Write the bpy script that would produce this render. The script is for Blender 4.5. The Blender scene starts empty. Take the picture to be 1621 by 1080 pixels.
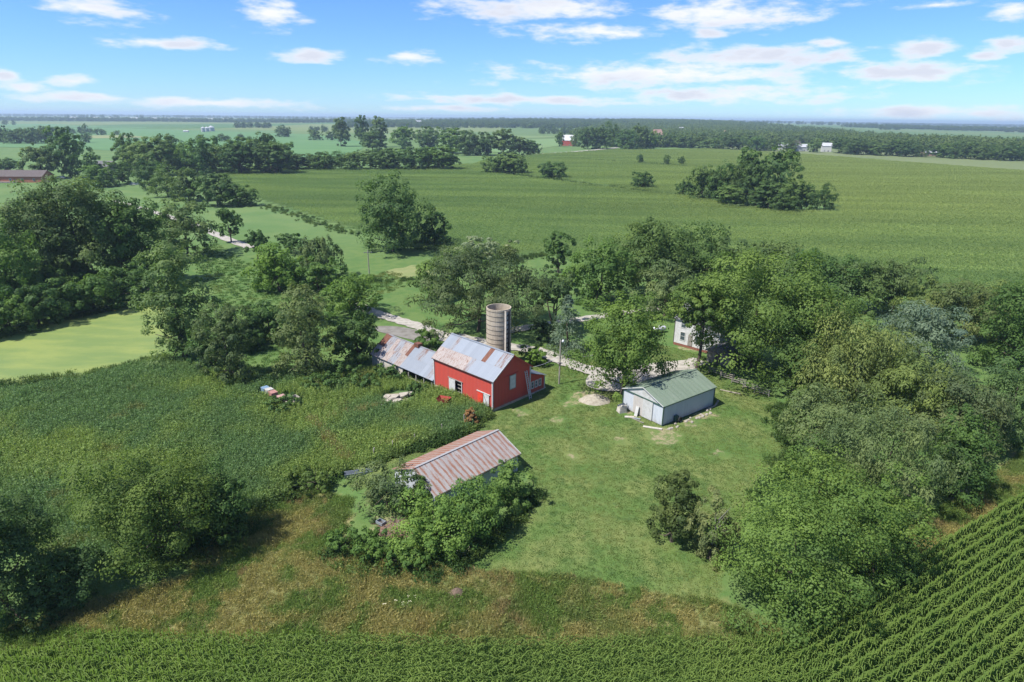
import bpy, math, random
import numpy as np
from mathutils import Vector, Matrix, Euler
R = math.radians
sc = bpy.context.scene
COL = sc.collection
# ------------------------------------------------------------------ camera
W0, H0, FPX, CAMH = 1621., 1080., 1000., 40.
PITCH = math.atan(353 / 1000); ROLL = R(0.6)
cam = bpy.data.cameras.new('camera'); cam.sensor_width = 36; cam.lens = 36 * FPX / W0
cam.clip_start = .5; cam.clip_end = 60000
cam_o = bpy.data.objects.new('camera', cam); COL.objects.link(cam_o); sc.camera = cam_o
CM = Matrix.Rotation(math.pi / 2 - PITCH, 3, 'X') @ Matrix.Rotation(ROLL, 3, 'Z')
cam_o.matrix_world = Matrix.Translation((0, 0, CAMH)) @ CM.to_4x4()
# ------------------------------------------------------------------ light
SUN_AZ, SUN_EL = R(26), R(56)           # direction in which the light travels, elevation
trav = Vector((math.cos(SUN_AZ) * math.cos(SUN_EL), math.sin(SUN_AZ) * math.cos(SUN_EL), -math.sin(SUN_EL)))
sl = bpy.data.lights.new('sun', 'SUN'); sl.energy = 3.8; sl.angle = R(.9); sl.color = (1, .955, .89)
so = bpy.data.objects.new('sun', sl); COL.objects.link(so); so.rotation_euler = trav.to_track_quat('-Z', 'Y').to_euler()
world = bpy.data.worlds.new('World'); sc.world = world; world.use_nodes = True
SKY_STRENGTH = .14
vs = sc.view_settings; vs.view_transform = 'Standard'; vs.look = 'None'; vs.exposure = 1.08; vs.gamma = 1
cy = sc.cycles
cy.use_denoising = True; cy.max_bounces = 6; cy.diffuse_bounces = 4; cy.glossy_bounces = 2
cy.transmission_bounces = 3; cy.sample_clamp_indirect = 6; cy.transparent_max_bounces = 4; cy.volume_bounces = 0
cy.use_adaptive_sampling = True; cy.adaptive_threshold = .008


def N(nt, typ, **kw):
    n = nt.nodes.new(typ)
    for k, v in kw.items():
        if k.startswith('i_'):
            n.inputs[k[2:].replace('_', ' ')].default_value = v
        else:
            setattr(n, k, v)
    return n


def mathn(nt, op, a, b=None, clamp=False):
    n = nt.nodes.new('ShaderNodeMath'); n.operation = op; n.use_clamp = clamp
    for i, v in enumerate((a, b)):
        if v is None: continue
        if isinstance(v, (int, float)): n.inputs[i].default_value = v
        else: nt.links.new(v, n.inputs[i])
    return n.outputs[0]


def mixc(nt, fac, a, b, mode='MIX'):
    n = nt.nodes.new('ShaderNodeMix'); n.data_type = 'RGBA'; n.blend_type = mode
    for i, v in ((0, fac), (6, a), (7, b)):
        if isinstance(v, (int, float)): n.inputs[i].default_value = v
        elif isinstance(v, tuple): n.inputs[i].default_value = v if len(v) == 4 else (*v, 1)
        else: nt.links.new(v, n.inputs[i])
    return n.outputs[2]


def ramp(nt, fac, lo, hi):
    n = nt.nodes.new('ShaderNodeMapRange'); n.interpolation_type = 'SMOOTHSTEP'
    n.inputs[1].default_value = lo; n.inputs[2].default_value = hi
    nt.links.new(fac, n.inputs[0]); return n.outputs[0]


# sky: Nishita plus flat-bottomed fair-weather clouds laid out by azimuth / elevation
def build_sky():
    nt = world.node_tree; bg = nt.nodes['Background']; bg.inputs[1].default_value = SKY_STRENGTH
    sk = N(nt, 'ShaderNodeTexSky', sky_type='NISHITA'); sk.sun_disc = False
    sk.sun_elevation = SUN_EL; sk.sun_rotation = math.atan2(-trav.x, -trav.y)
    sk.air_density = 1.0; sk.dust_density = .0; sk.ozone_density = 2.0; sk.altitude = 200
    sky_c = mixc(nt, 1., sk.outputs[0], (.24, .375, .60), 'MULTIPLY')
    tc = N(nt, 'ShaderNodeTexCoord'); sp = N(nt, 'ShaderNodeSeparateXYZ'); nt.links.new(tc.outputs['Generated'], sp.inputs[0])
    az = mathn(nt, 'ARCTAN2', sp.outputs[0], sp.outputs[1]); el = mathn(nt, 'ARCSINE', sp.outputs[2])
    cb = N(nt, 'ShaderNodeCombineXYZ'); nt.links.new(az, cb.inputs[0]); nt.links.new(el, cb.inputs[1])
    # wispy warp
    st = N(nt, 'ShaderNodeVectorMath', operation='MULTIPLY'); nt.links.new(cb.outputs[0], st.inputs[0]); st.inputs[1].default_value = (9, 34, 1)
    nz = N(nt, 'ShaderNodeTexNoise', noise_dimensions='2D'); nz.inputs['Scale'].default_value = 2.2; nz.inputs['Detail'].default_value = 7; nz.inputs['Roughness'].default_value = .62
    nt.links.new(st.outputs[0], nz.inputs['Vector'])
    nz2 = N(nt, 'ShaderNodeTexNoise', noise_dimensions='2D'); nz2.inputs['Scale'].default_value = .55; nz2.inputs['Detail'].default_value = 3
    nt.links.new(st.outputs[0], nz2.inputs['Vector'])
    # clouds of this afternoon: (px, py, half width, half height) seen from the farm
    CL = [(150, 14, 95, 18), (430, 20, 60, 24), (250, 68, 125, 9), (490, 88, 58, 11), (648, 93, 52, 13), (120, 129, 50, 8), (40, 141, 46, 9),
          (10, 120, 30, 10), (860, 14, 175, 20), (930, 50, 120, 17), (1150, 22, 180, 24), (1050, 118, 290, 24), (1190, 92, 190, 18),
          (1150, 150, 220, 16), (1310, 69, 34, 9), (1460, 75, 58, 14), (1450, 116, 120, 18), (1600, 15, 60, 12), (1595, 72, 44, 13), (1560, 90, 40, 7),
          (830, 158, 220, 9), (110, 154, 130, 8), (330, 164, 190, 9), (1480, 178, 230, 11), (700, 172, 90, 6), (1120, 52, 34, 8), (1480, 8, 60, 5)]
    best = None
    for (px, py, hw, hh) in CL:
        d = CM @ Vector(((px - 810.5) / FPX, -(py - 540) / FPX, -1)); d.normalize()
        a, e = math.atan2(d.x, d.y), math.asin(d.z)
        k = 1 / math.hypot(1, (px - 810.5) / FPX) ** 2
        s = N(nt, 'ShaderNodeVectorMath', operation='SUBTRACT'); nt.links.new(cb.outputs[0], s.inputs[0]); s.inputs[1].default_value = (a, e, 0)
        m = N(nt, 'ShaderNodeVectorMath', operation='MULTIPLY'); nt.links.new(s.outputs[0], m.inputs[0]); m.inputs[1].default_value = (FPX / (hw * k), FPX / hh, 0)
        l = N(nt, 'ShaderNodeVectorMath', operation='LENGTH'); nt.links.new(m.outputs[0], l.inputs[0])
        v = mathn(nt, 'SUBTRACT', 1.0, l.outputs['Value'])
        best = v if best is None else mathn(nt, 'MAXIMUM', best, v)
    # unseen cloud over the rest of the sky, cover raised for neutral fill light
    zz = mathn(nt, 'MAXIMUM', sp.outputs[2], .03)
    pl = N(nt, 'ShaderNodeCombineXYZ'); nt.links.new(mathn(nt, 'DIVIDE', sp.outputs[0], zz), pl.inputs[0]); nt.links.new(mathn(nt, 'DIVIDE', sp.outputs[1], zz), pl.inputs[1])
    nz3 = N(nt, 'ShaderNodeTexNoise', noise_dimensions='2D'); nz3.inputs['Scale'].default_value = .8; nz3.inputs['Detail'].default_value = 5
    nt.links.new(pl.outputs[0], nz3.inputs['Vector'])
    other = mathn(nt, 'MULTIPLY', mathn(nt, 'SUBTRACT', nz3.outputs['Fac'], .50), 4.0)
    front = mathn(nt, 'MULTIPLY', ramp(nt, sp.outputs[1], .45, .6), ramp(nt, mathn(nt, 'MULTIPLY', el, -1.0), -.26, -.20))
    wild = mathn(nt, 'SUBTRACT', other, mathn(nt, 'MULTIPLY', front, 6.0))
    best = mathn(nt, 'MAXIMUM', best, wild)
    n1 = mathn(nt, 'MULTIPLY', mathn(nt, 'SUBTRACT', nz.outputs['Fac'], .5), 1.8)
    n2 = mathn(nt, 'MULTIPLY', mathn(nt, 'SUBTRACT', nz2.outputs['Fac'], .5), .8)
    dens = mathn(nt, 'ADD', mathn(nt, 'ADD', best, n1), n2)
    mask = mathn(nt, 'MULTIPLY', ramp(nt, dens, -.05, .9), .96)
    core = ramp(nt, dens, .25, 1.1)
    # cloud body: white, greyer and lavender where thick
    k = 1 / SKY_STRENGTH
    shade = mathn(nt, 'MULTIPLY', core, ramp(nt, nz2.outputs['Fac'], .35, .65))
    cc = mixc(nt, shade, (.49 * k, .495 * k, .505 * k), (.365 * k, .38 * k, .43 * k))
    out = mixc(nt, mask, sky_c, cc)
    nt.links.new(out, bg.inputs[0])


build_sky()

# ------------------------------------------------------------------ pixel -> place
def smooth(a, b, x):
    t = np.clip((np.asarray(x, float) - a) / (b - a), 0, 1); return t * t * (3 - 2 * t)


def terrain(x, y):
    x = np.asarray(x, float); y = np.asarray(y, float)
    x0 = -9 - np.maximum(0, 84 - y) * .28
    z = -1.3 * smooth(0, 6, x0 - x) * smooth(44, 56, y) * (1 - smooth(150, 220, y))
    ay = np.maximum(y, 1.)
    hill = 24 * np.exp(-((x / ay - .16) / .42) ** 2) * smooth(1500, 3600, y)
    hill += 10 * np.exp(-((x / ay + .55) / .25) ** 2) * smooth(2500, 5000, y)
    return z + hill


def ray(px, py):
    return CM @ Vector(((px - 810.5) / FPX, -(py - 540) / FPX, -1))


def g(px, py, up=0.0):
    """the point seen at (px, py) that lies `up` metres above the ground"""
    d = ray(px, py); z = up
    for _ in range(6):
        t = (z - CAMH) / d.z
        z = float(terrain(d.x * t, d.y * t)) + up
    t = (z - CAMH) / d.z
    return Vector((d.x * t, d.y * t, z))


def depth(p):
    return -(CM.transposed() @ (Vector(p) - Vector((0, 0, CAMH)))).z


def poly(pts):
    return np.array([tuple(g(*q))[:2] for q in pts])


def inside(P, x, y):
    x = np.asarray(x); y = np.asarray(y); r = np.zeros(x.shape, bool); n = len(P)
    for i in range(n):
        x1, y1 = P[i]; x2, y2 = P[(i + 1) % n]
        c = ((y1 > y) != (y2 > y))
        with np.errstate(divide='ignore', invalid='ignore'):
            r ^= c & (x < (x2 - x1) * (y - y1) / (y2 - y1 if y2 != y1 else 1e-9) + x1)
    return r


def vnoise(x, y, s, seed=0):
    x = np.asarray(x) / s + seed * 17.3; y = np.asarray(y) / s - seed * 9.1
    xi, yi = np.floor(x), np.floor(y); fx, fy = x - xi, y - yi
    fx = fx * fx * (3 - 2 * fx); fy = fy * fy * (3 - 2 * fy)
    h = lambda a, b: np.modf(np.abs(np.sin(a * 127.1 + b * 311.7 + seed * 74.7) * 43758.5453))[0]
    return (h(xi, yi) * (1 - fx) + h(xi + 1, yi) * fx) * (1 - fy) + (h(xi, yi + 1) * (1 - fx) + h(xi + 1, yi + 1) * fx) * fy


def fbm(x, y, s, seed=0):
    return .5 * vnoise(x, y, s, seed) + .3 * vnoise(x, y, s / 2.3, seed + 1) + .2 * vnoise(x, y, s / 5.1, seed + 2)


# ------------------------------------------------------------------ mesh helpers
def link(name, me, parent=None, mat=None):
    o = bpy.data.objects.new(name, me); COL.objects.link(o)
    if mat is not None: me.materials.append(mat)
    if parent is not None: o.parent = parent
    return o


def tag(o, label, cat, group=None):
    o['label'] = label; o['category'] = cat
    if group: o['group'] = group
    return o


def empty(name, loc, rz=0., label=None, cat=None, group=None):
    o = bpy.data.objects.new(name, None); COL.objects.link(o); o.location = loc; o.rotation_euler = (0, 0, rz)
    o.empty_display_size = .2
    if label: tag(o, label, cat, group)
    return o


def struct(o, kind='structure'):
    o['kind'] = kind; return o


class MB:
    def __init__(s): s.v = []; s.f = []
    def add(s, v, f):
        b = len(s.v); s.v += [tuple(q) for q in v]; s.f += [tuple(b + i for i in q) for q in f]; return s
    def box(s, x0, x1, y0, y1, z0, z1):
        return s.add([(x0, y0, z0), (x1, y0, z0), (x1, y1, z0), (x0, y1, z0), (x0, y0, z1), (x1, y0, z1), (x1, y1, z1), (x0, y1, z1)],
                     [(3, 2, 1, 0), (4, 5, 6, 7), (0, 1, 5, 4), (1, 2, 6, 5), (2, 3, 7, 6), (3, 0, 4, 7)])
    def beam(s, a, b, w, h=None, up=(0, 0, 1)):
        a, b = Vector(a), Vector(b); h = h or w; d = (b - a).normalized(); u = Vector(up)
        if abs(d.dot(u)) > .98: u = Vector((1, 0, 0))
        sx = d.cross(u).normalized() * w / 2; sy = sx.cross(d).normalized() * h / 2
        q = [a - sx - sy, a + sx - sy, a + sx + sy, a - sx + sy, b - sx - sy, b + sx - sy, b + sx + sy, b - sx + sy]
        return s.add(q, [(0, 1, 2, 3), (7, 6, 5, 4), (1, 0, 4, 5), (2, 1, 5, 6), (3, 2, 6, 7), (0, 3, 7, 4)])
    def tube(s, pts, rad, n=8, cap=True):
        pts = [Vector(p) for p in pts]; b = len(s.v)
        for i, p in enumerate(pts):
            d = (pts[min(i + 1, len(pts) - 1)] - pts[max(i - 1, 0)]).normalized()
            u = Vector((0, 0, 1)) if abs(d.z) < .9 else Vector((1, 0, 0))
            sx = d.cross(u).normalized(); sy = sx.cross(d)
            r = rad[i] if hasattr(rad, '__len__') else rad
            for k in range(n):
                a = 2 * math.pi * k / n; s.v.append(tuple(p + (sx * math.cos(a) + sy * math.sin(a)) * r))
        for i in range(len(pts) - 1):
            for k in range(n):
                s.f.append((b + i * n + k, b + i * n + (k + 1) % n, b + (i + 1) * n + (k + 1) % n, b + (i + 1) * n + k))
        if cap:
            s.f.append(tuple(b + k for k in range(n))[::-1]); s.f.append(tuple(b + (len(pts) - 1) * n + k for k in range(n)))
        return s
    def prism(s, prof, axis_pts):
        """profile list of (x, z) swept from y0 to y1"""
        y0, y1 = axis_pts; n = len(prof)
        v = [(x, y0, z) for x, z in prof] + [(x, y1, z) for x, z in prof]
        f = [(i, (i + 1) % n, n + (i + 1) % n, n + i) for i in range(n)] + [tuple(range(n))[::-1], tuple(range(n, 2 * n))]
        return s.add(v, f)
    def mesh(s, name):
        me = bpy.data.meshes.new(name); me.from_pydata(s.v, [], s.f); me.update(); return me
    def build(s, name, mat, parent=None, smooth_=False):
        me = s.mesh(name)
        if smooth_: me.polygons.foreach_set('use_smooth', [True] * len(me.polygons))
        return link(name, me, parent, mat)


def raw_mesh(name, v, quads, attrs=None):
    v = np.ascontiguousarray(v, np.float32); q = np.ascontiguousarray(quads, np.int32)
    me = bpy.data.meshes.new(name); me.vertices.add(len(v)); me.vertices.foreach_set('co', v.ravel())
    me.loops.add(q.size); me.loops.foreach_set('vertex_index', q.ravel())
    me.polygons.add(len(q)); me.polygons.foreach_set('loop_start', np.arange(0, q.size, q.shape[1], dtype=np.int32))
    me.polygons.foreach_set('loop_total', np.full(len(q), q.shape[1], np.int32))
    me.update(calc_edges=True)
    for k, a in (attrs or {}).items():
        a = np.ascontiguousarray(a, np.float32)
        if a.ndim == 1: at = me.attributes.new(k, 'FLOAT', 'POINT'); at.data.foreach_set('value', a)
        else: at = me.attributes.new(k, 'FLOAT_COLOR', 'POINT'); at.data.foreach_set('color', np.c_[a, np.ones(len(a), np.float32)].ravel())
    return me


# ------------------------------------------------------------------ materials
def base_mat(name):
    m = bpy.data.materials.new(name); m.use_nodes = True
    return m, m.node_tree, m.node_tree.nodes['Principled BSDF']


def pos(nt, scale=(1, 1, 1), kind='world'):
    if kind == 'world': o = N(nt, 'ShaderNodeNewGeometry').outputs['Position']
    else: o = N(nt, 'ShaderNodeTexCoord').outputs['Object']
    mp = N(nt, 'ShaderNodeMapping'); mp.inputs['Scale'].default_value = scale; nt.links.new(o, mp.inputs[0]); return mp.outputs[0]


def noise(nt, vec, scale, detail=4, rough=.55):
    n = N(nt, 'ShaderNodeTexNoise'); n.inputs['Scale'].default_value = scale; n.inputs['Detail'].default_value = detail
    n.inputs['Roughness'].default_value = rough; nt.links.new(vec, n.inputs['Vector']); return n.outputs['Fac']


def bump(nt, bsdf, h, strength=.4, dist=.05):
    b = N(nt, 'ShaderNodeBump'); b.inputs['Strength'].default_value = strength; b.inputs['Distance'].default_value = dist
    nt.links.new(h, b.inputs['Height']); nt.links.new(b.outputs[0], bsdf.inputs['Normal'])


def plain(name, c, c2=None, scale=2., rough=.8, metal=0., bmp=.2, stretch=(1, 1, 1), spec=.3, kind='world'):
    m, nt, b = base_mat(name)
    c2 = c2 or tuple(x * .72 for x in c)
    v = pos(nt, stretch, kind); f = noise(nt, v, scale, 5)
    nt.links.new(mixc(nt, ramp(nt, f, .35, .68), c, c2), b.inputs['Base Color'])
    b.inputs['Roughness'].default_value = rough; b.inputs['Metallic'].default_value = metal; b.inputs['Specular IOR Level'].default_value = spec
    if bmp: bump(nt, b, f, bmp, .03)
    return m


def siding(name, c, c2, pitch=.3):
    """painted vertical siding: fine ribs plus weathering streaks"""
    m, nt, b = base_mat(name)
    streak = noise(nt, pos(nt, (3.5, 3.5, .22)), 1.0, 5); blot = noise(nt, pos(nt), .55, 4)
    f = mathn(nt, 'MULTIPLY', ramp(nt, streak, .42, .75), ramp(nt, blot, .3, .7))
    col = mixc(nt, f, c, c2)
    tc = N(nt, 'ShaderNodeTexCoord'); sp = N(nt, 'ShaderNodeSeparateXYZ'); nt.links.new(tc.outputs['Object'], sp.inputs[0])
    bd = N(nt, 'ShaderNodeTexWhiteNoise', noise_dimensions='2D'); fl = N(nt, 'ShaderNodeVectorMath', operation='SNAP'); fl.inputs[1].default_value = (pitch, pitch, 1); nt.links.new(tc.outputs['Object'], fl.inputs[0]); nt.links.new(fl.outputs[0], bd.inputs['Vector'])
    col = mixc(nt, mathn(nt, 'MULTIPLY', bd.outputs['Value'], .28), col, c2)
    low = mathn(nt, 'SUBTRACT', 1.25, sp.outputs[2]); low = mathn(nt, 'ADD', low, mathn(nt, 'MULTIPLY', streak, 1.2))
    col = mixc(nt, mathn(nt, 'MULTIPLY', ramp(nt, low, 1.0, 2.0), .45), col, (.26, .20, .15))
    nt.links.new(col, b.inputs['Base Color']); b.inputs['Roughness'].default_value = .62; b.inputs['Specular IOR Level'].default_value = .25
    return m


def sheet_metal(name, clean, rust, lo, hi, streak=(1, 1, 1), stripe=0., scale=1.3):
    """weathered roofing sheet; stripe > 0 keeps the rust to the middle of each sheet (object X)"""
    m, nt, b = base_mat(name)
    oi_ = N(nt, 'ShaderNodeObjectInfo'); oc = N(nt, 'ShaderNodeTexCoord'); ad = N(nt, 'ShaderNodeVectorMath', operation='ADD'); sc_ = N(nt, 'ShaderNodeVectorMath', operation='SCALE')
    sc_.inputs[0].default_value = (37, 53, 0); nt.links.new(oi_.outputs['Random'], sc_.inputs['Scale']); nt.links.new(oc.outputs['Object'], ad.inputs[0]); nt.links.new(sc_.outputs[0], ad.inputs[1])
    mp = N(nt, 'ShaderNodeMapping'); mp.inputs['Scale'].default_value = (3.4, .55, 1); nt.links.new(ad.outputs[0], mp.inputs[0])
    mp2 = N(nt, 'ShaderNodeMapping'); mp2.inputs['Scale'].default_value = (9, 2.2, 1); nt.links.new(ad.outputs[0], mp2.inputs[0])
    f = noise(nt, mp.outputs[0], scale, 6, .65); f2 = noise(nt, mp2.outputs[0], 2.5, 5, .7)
    f = mathn(nt, 'ADD', mathn(nt, 'MULTIPLY', f, .65), mathn(nt, 'MULTIPLY', f2, .35))
    if stripe:
        tc = N(nt, 'ShaderNodeTexCoord'); sp = N(nt, 'ShaderNodeSeparateXYZ'); nt.links.new(tc.outputs['Object'], sp.inputs[0])
        d = mathn(nt, 'ABSOLUTE', sp.outputs[0])
        f = mathn(nt, 'SUBTRACT', f, mathn(nt, 'MULTIPLY', d, stripe))
    msk = ramp(nt, f, lo, hi)
    ri = N(nt, 'ShaderNodeObjectInfo')
    c0 = mixc(nt, mathn(nt, 'MULTIPLY', ri.outputs['Random'], .45), clean, tuple(x * .7 for x in clean))
    nt.links.new(mixc(nt, msk, c0, rust), b.inputs['Base Color'])
    b.inputs['Metallic'].default_value = .15; b.inputs['Specular IOR Level'].default_value = .4
    nt.links.new(mathn(nt, 'ADD', mathn(nt, 'MULTIPLY', msk, .35), .48), b.inputs['Roughness'])
    return m


def leaf_mat(name, src):
    m, nt, b = base_mat(name); out = nt.nodes['Material Output']
    if src == 'object': base = N(nt, 'ShaderNodeObjectInfo').outputs['Color']
    else:
        a = N(nt, 'ShaderNodeAttribute'); a.attribute_type = 'INSTANCER'; a.attribute_name = 'tint'; base = a.outputs['Color']
    va = N(nt, 'ShaderNodeAttribute'); va.attribute_name = 'var'
    v = va.outputs['Fac']
    hi_ = (1.62, 1.46, 1.15) if src == 'object' else (1.35, 1.25, 1.0)
    c = mixc(nt, ramp(nt, v, .0, 1.), mixc(nt, 1., base, (.86, .92, .84), 'MULTIPLY'), mixc(nt, 1., base, hi_, 'MULTIPLY'))
    nt.links.new(c, b.inputs['Base Color']); b.inputs['Roughness'].default_value = .55; b.inputs['Specular IOR Level'].default_value = .14
    tr = N(nt, 'ShaderNodeBsdfTranslucent'); nt.links.new(mixc(nt, 1., c, (1.15, 1.25, .78), 'MULTIPLY'), tr.inputs[0])
    mx = N(nt, 'ShaderNodeMixShader'); mx.inputs[0].default_value = .42
    nt.links.new(b.outputs[0], mx.inputs[1]); nt.links.new(tr.outputs[0], mx.inputs[2]); nt.links.new(mx.outputs[0], out.inputs['Surface'])
    return m


LEAF = leaf_mat('foliage', 'object'); LEAFI = leaf_mat('foliage_scattered', 'inst')
BARK = plain('bark', (.10, .08, .062), (.055, .045, .036), 4, .95, stretch=(3, 3, .6))
RED = siding('red_siding', (.47, .066, .048), (.36, .085, .065))
WHITE = plain('white_paint', (.50, .50, .49), (.42, .42, .40), 2, .6)
WHITESID = siding('white_siding', (.49, .52, .56), (.41, .44, .48))
BEIGE = siding('beige_siding', (.46, .43, .40), (.40, .37, .34))
GREENR = sheet_metal('green_roofing', (.145, .195, .14), (.18, .215, .17), .45, .7, (1, 1, 1), 0, .7)
GREENT = plain('green_trim', (.05, .10, .075), None, 3, .5)
GALV = sheet_metal('galvanised', (.27, .30, .34), (.20, .21, .225), .52, .75, (2, 2, 2), 0, .8)
GALVR = sheet_metal('galvanised_streaked', (.28, .30, .325), (.18, .09, .06), .47, .60, (4, 1.2, 1.2), 0, .7)
PALER = sheet_metal('pale_rusting', (.37, .33, .305), (.20, .10, .065), .49, .60, (1, 1, 1), 0, 2.2)
RUSTD = sheet_metal('dark_rust', (.20, .085, .05), (.12, .05, .035), .4, .6)
RUSTS = sheet_metal('rust_striped', (.315, .305, .30), (.215, .105, .07), .34, .52, (1, 1, 1), .55, .9)
RUSTF = sheet_metal('rust_striped_heavy', (.32, .25, .215), (.225, .105, .07), .24, .42, (1, 1, 1), .9, .8)
CONC = plain('concrete', (.46, .43, .38), (.34, .31, .27), 2.5, .95)
STAVE = plain('silo_stave', (.42, .36, .275), (.33, .28, .21), 1.6, .95, stretch=(1, 1, .5))
STEEL = plain('dark_steel', (.10, .085, .075), None, 4, .7)
WOODG = plain('grey_wood', (.27, .25, .22), (.17, .155, .135), 3, .9, stretch=(1, 1, .4))
DARK = plain('dark_interior', (.03, .026, .023), None, 2, .95)
GLASS, _nt, _b = base_mat('window_glass'); _b.inputs['Base Color'].default_value = (.05, .07, .08, 1); _b.inputs['Roughness'].default_value = .06; _b.inputs['Specular IOR Level'].default_value = .8
RUBBLE = plain('rubble', (.36, .33, .28), (.24, .21, .17), 5, .95, bmp=.5)
SAND = plain('sand', (.33, .30, .24), (.25, .22, .17), 2.5, .97, bmp=.4)
BROWN = plain('brown_brush', (.17, .105, .075), (.09, .06, .045), 4, .95)

# ------------------------------------------------------------------ ground
LAWN = poly([(780, 655), (840, 632), (868, 600), (800, 562), (835, 548), (1040, 545), (1110, 560), (1150, 600), (1225, 625), (1245, 720), (1190, 800), (1140, 900), (1140, 955),
             (1000, 935), (900, 915), (735, 908), (745, 885), (800, 840), (850, 780), (835, 745), (790, 700), (745, 690), (650, 735), (590, 790), (545, 765), (590, 735), (680, 700), (750, 672)])
DRY = poly([(330, 850), (420, 800), (500, 770), (560, 790), (540, 860), (640, 890), (740, 902), (900, 912), (1000, 932), (1140, 955), (1240, 1000), (1240, 1035), (150, 1035), (0, 1079), (0, 1000), (150, 955), (300, 915)])
DRY2 = poly([(1330, 1010), (1400, 900), (1440, 830), (1540, 780), (1621, 715), (1621, 800), (1560, 850), (1480, 910), (1400, 960)])
WEED = poly([(-140, 632), (0, 622), (110, 608), (190, 588), (262, 566), (320, 585), (400, 592), (500, 588), (600, 585), (680, 612), (775, 652), (738, 684), (650, 712), (585, 738), (540, 752), (460, 780), (390, 812), (330, 850), (250, 880), (120, 910), (0, 860), (-140, 800)])
POND = poly([(-140, 548), (0, 534), (60, 512), (120, 500), (180, 489), (260, 476), (275, 520), (262, 556), (235, 566), (180, 580), (110, 600), (0, 612), (-140, 618)])
PONDB = poly([(610, 431), (622, 426), (640, 424), (652, 420), (672, 421), (700, 424), (690, 437), (668, 440), (655, 438), (640, 441), (622, 436)])
HERB = poly([(300, 395), (340, 385), (400, 420), (520, 400), (560, 440), (620, 430), (660, 445), (600, 470), (560, 520), (520, 600), (300, 600), (340, 480)])
BARE = [((830, 653), 1.6), ((760, 672), .8), ((900, 640), 1.7), ((885, 665), 1.5), ((905, 722), 1.3), ((930, 630), 4.0), ((1050, 690), 3.4), ((1000, 655), 2.), ((1110, 655), 2.4), ((1090, 668), 2.4), ((1470, 905), 2.6), ((1145, 720), 1.5), ((985, 700), 1.3), ((1090, 552), 2.), ((1050, 600), 5.0), ((1005, 600), 5.), ((612, 832), 2.6),
        ((630, 632), 3.2), ((820, 650), 1.2), ((660, 732), 1.0), ((1460, 870), 2.), ((1130, 620), 1.2)]


def axis(a, b, step, lo, hi):
    v = list(np.arange(a, b + step / 2, step)); s = step
    while v[-1] < hi: s *= 1.22; v.append(v[-1] + s)
    s = step
    while v[0] > lo: s *= 1.22; v.insert(0, v[0] - s)
    return np.array(v)


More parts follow.
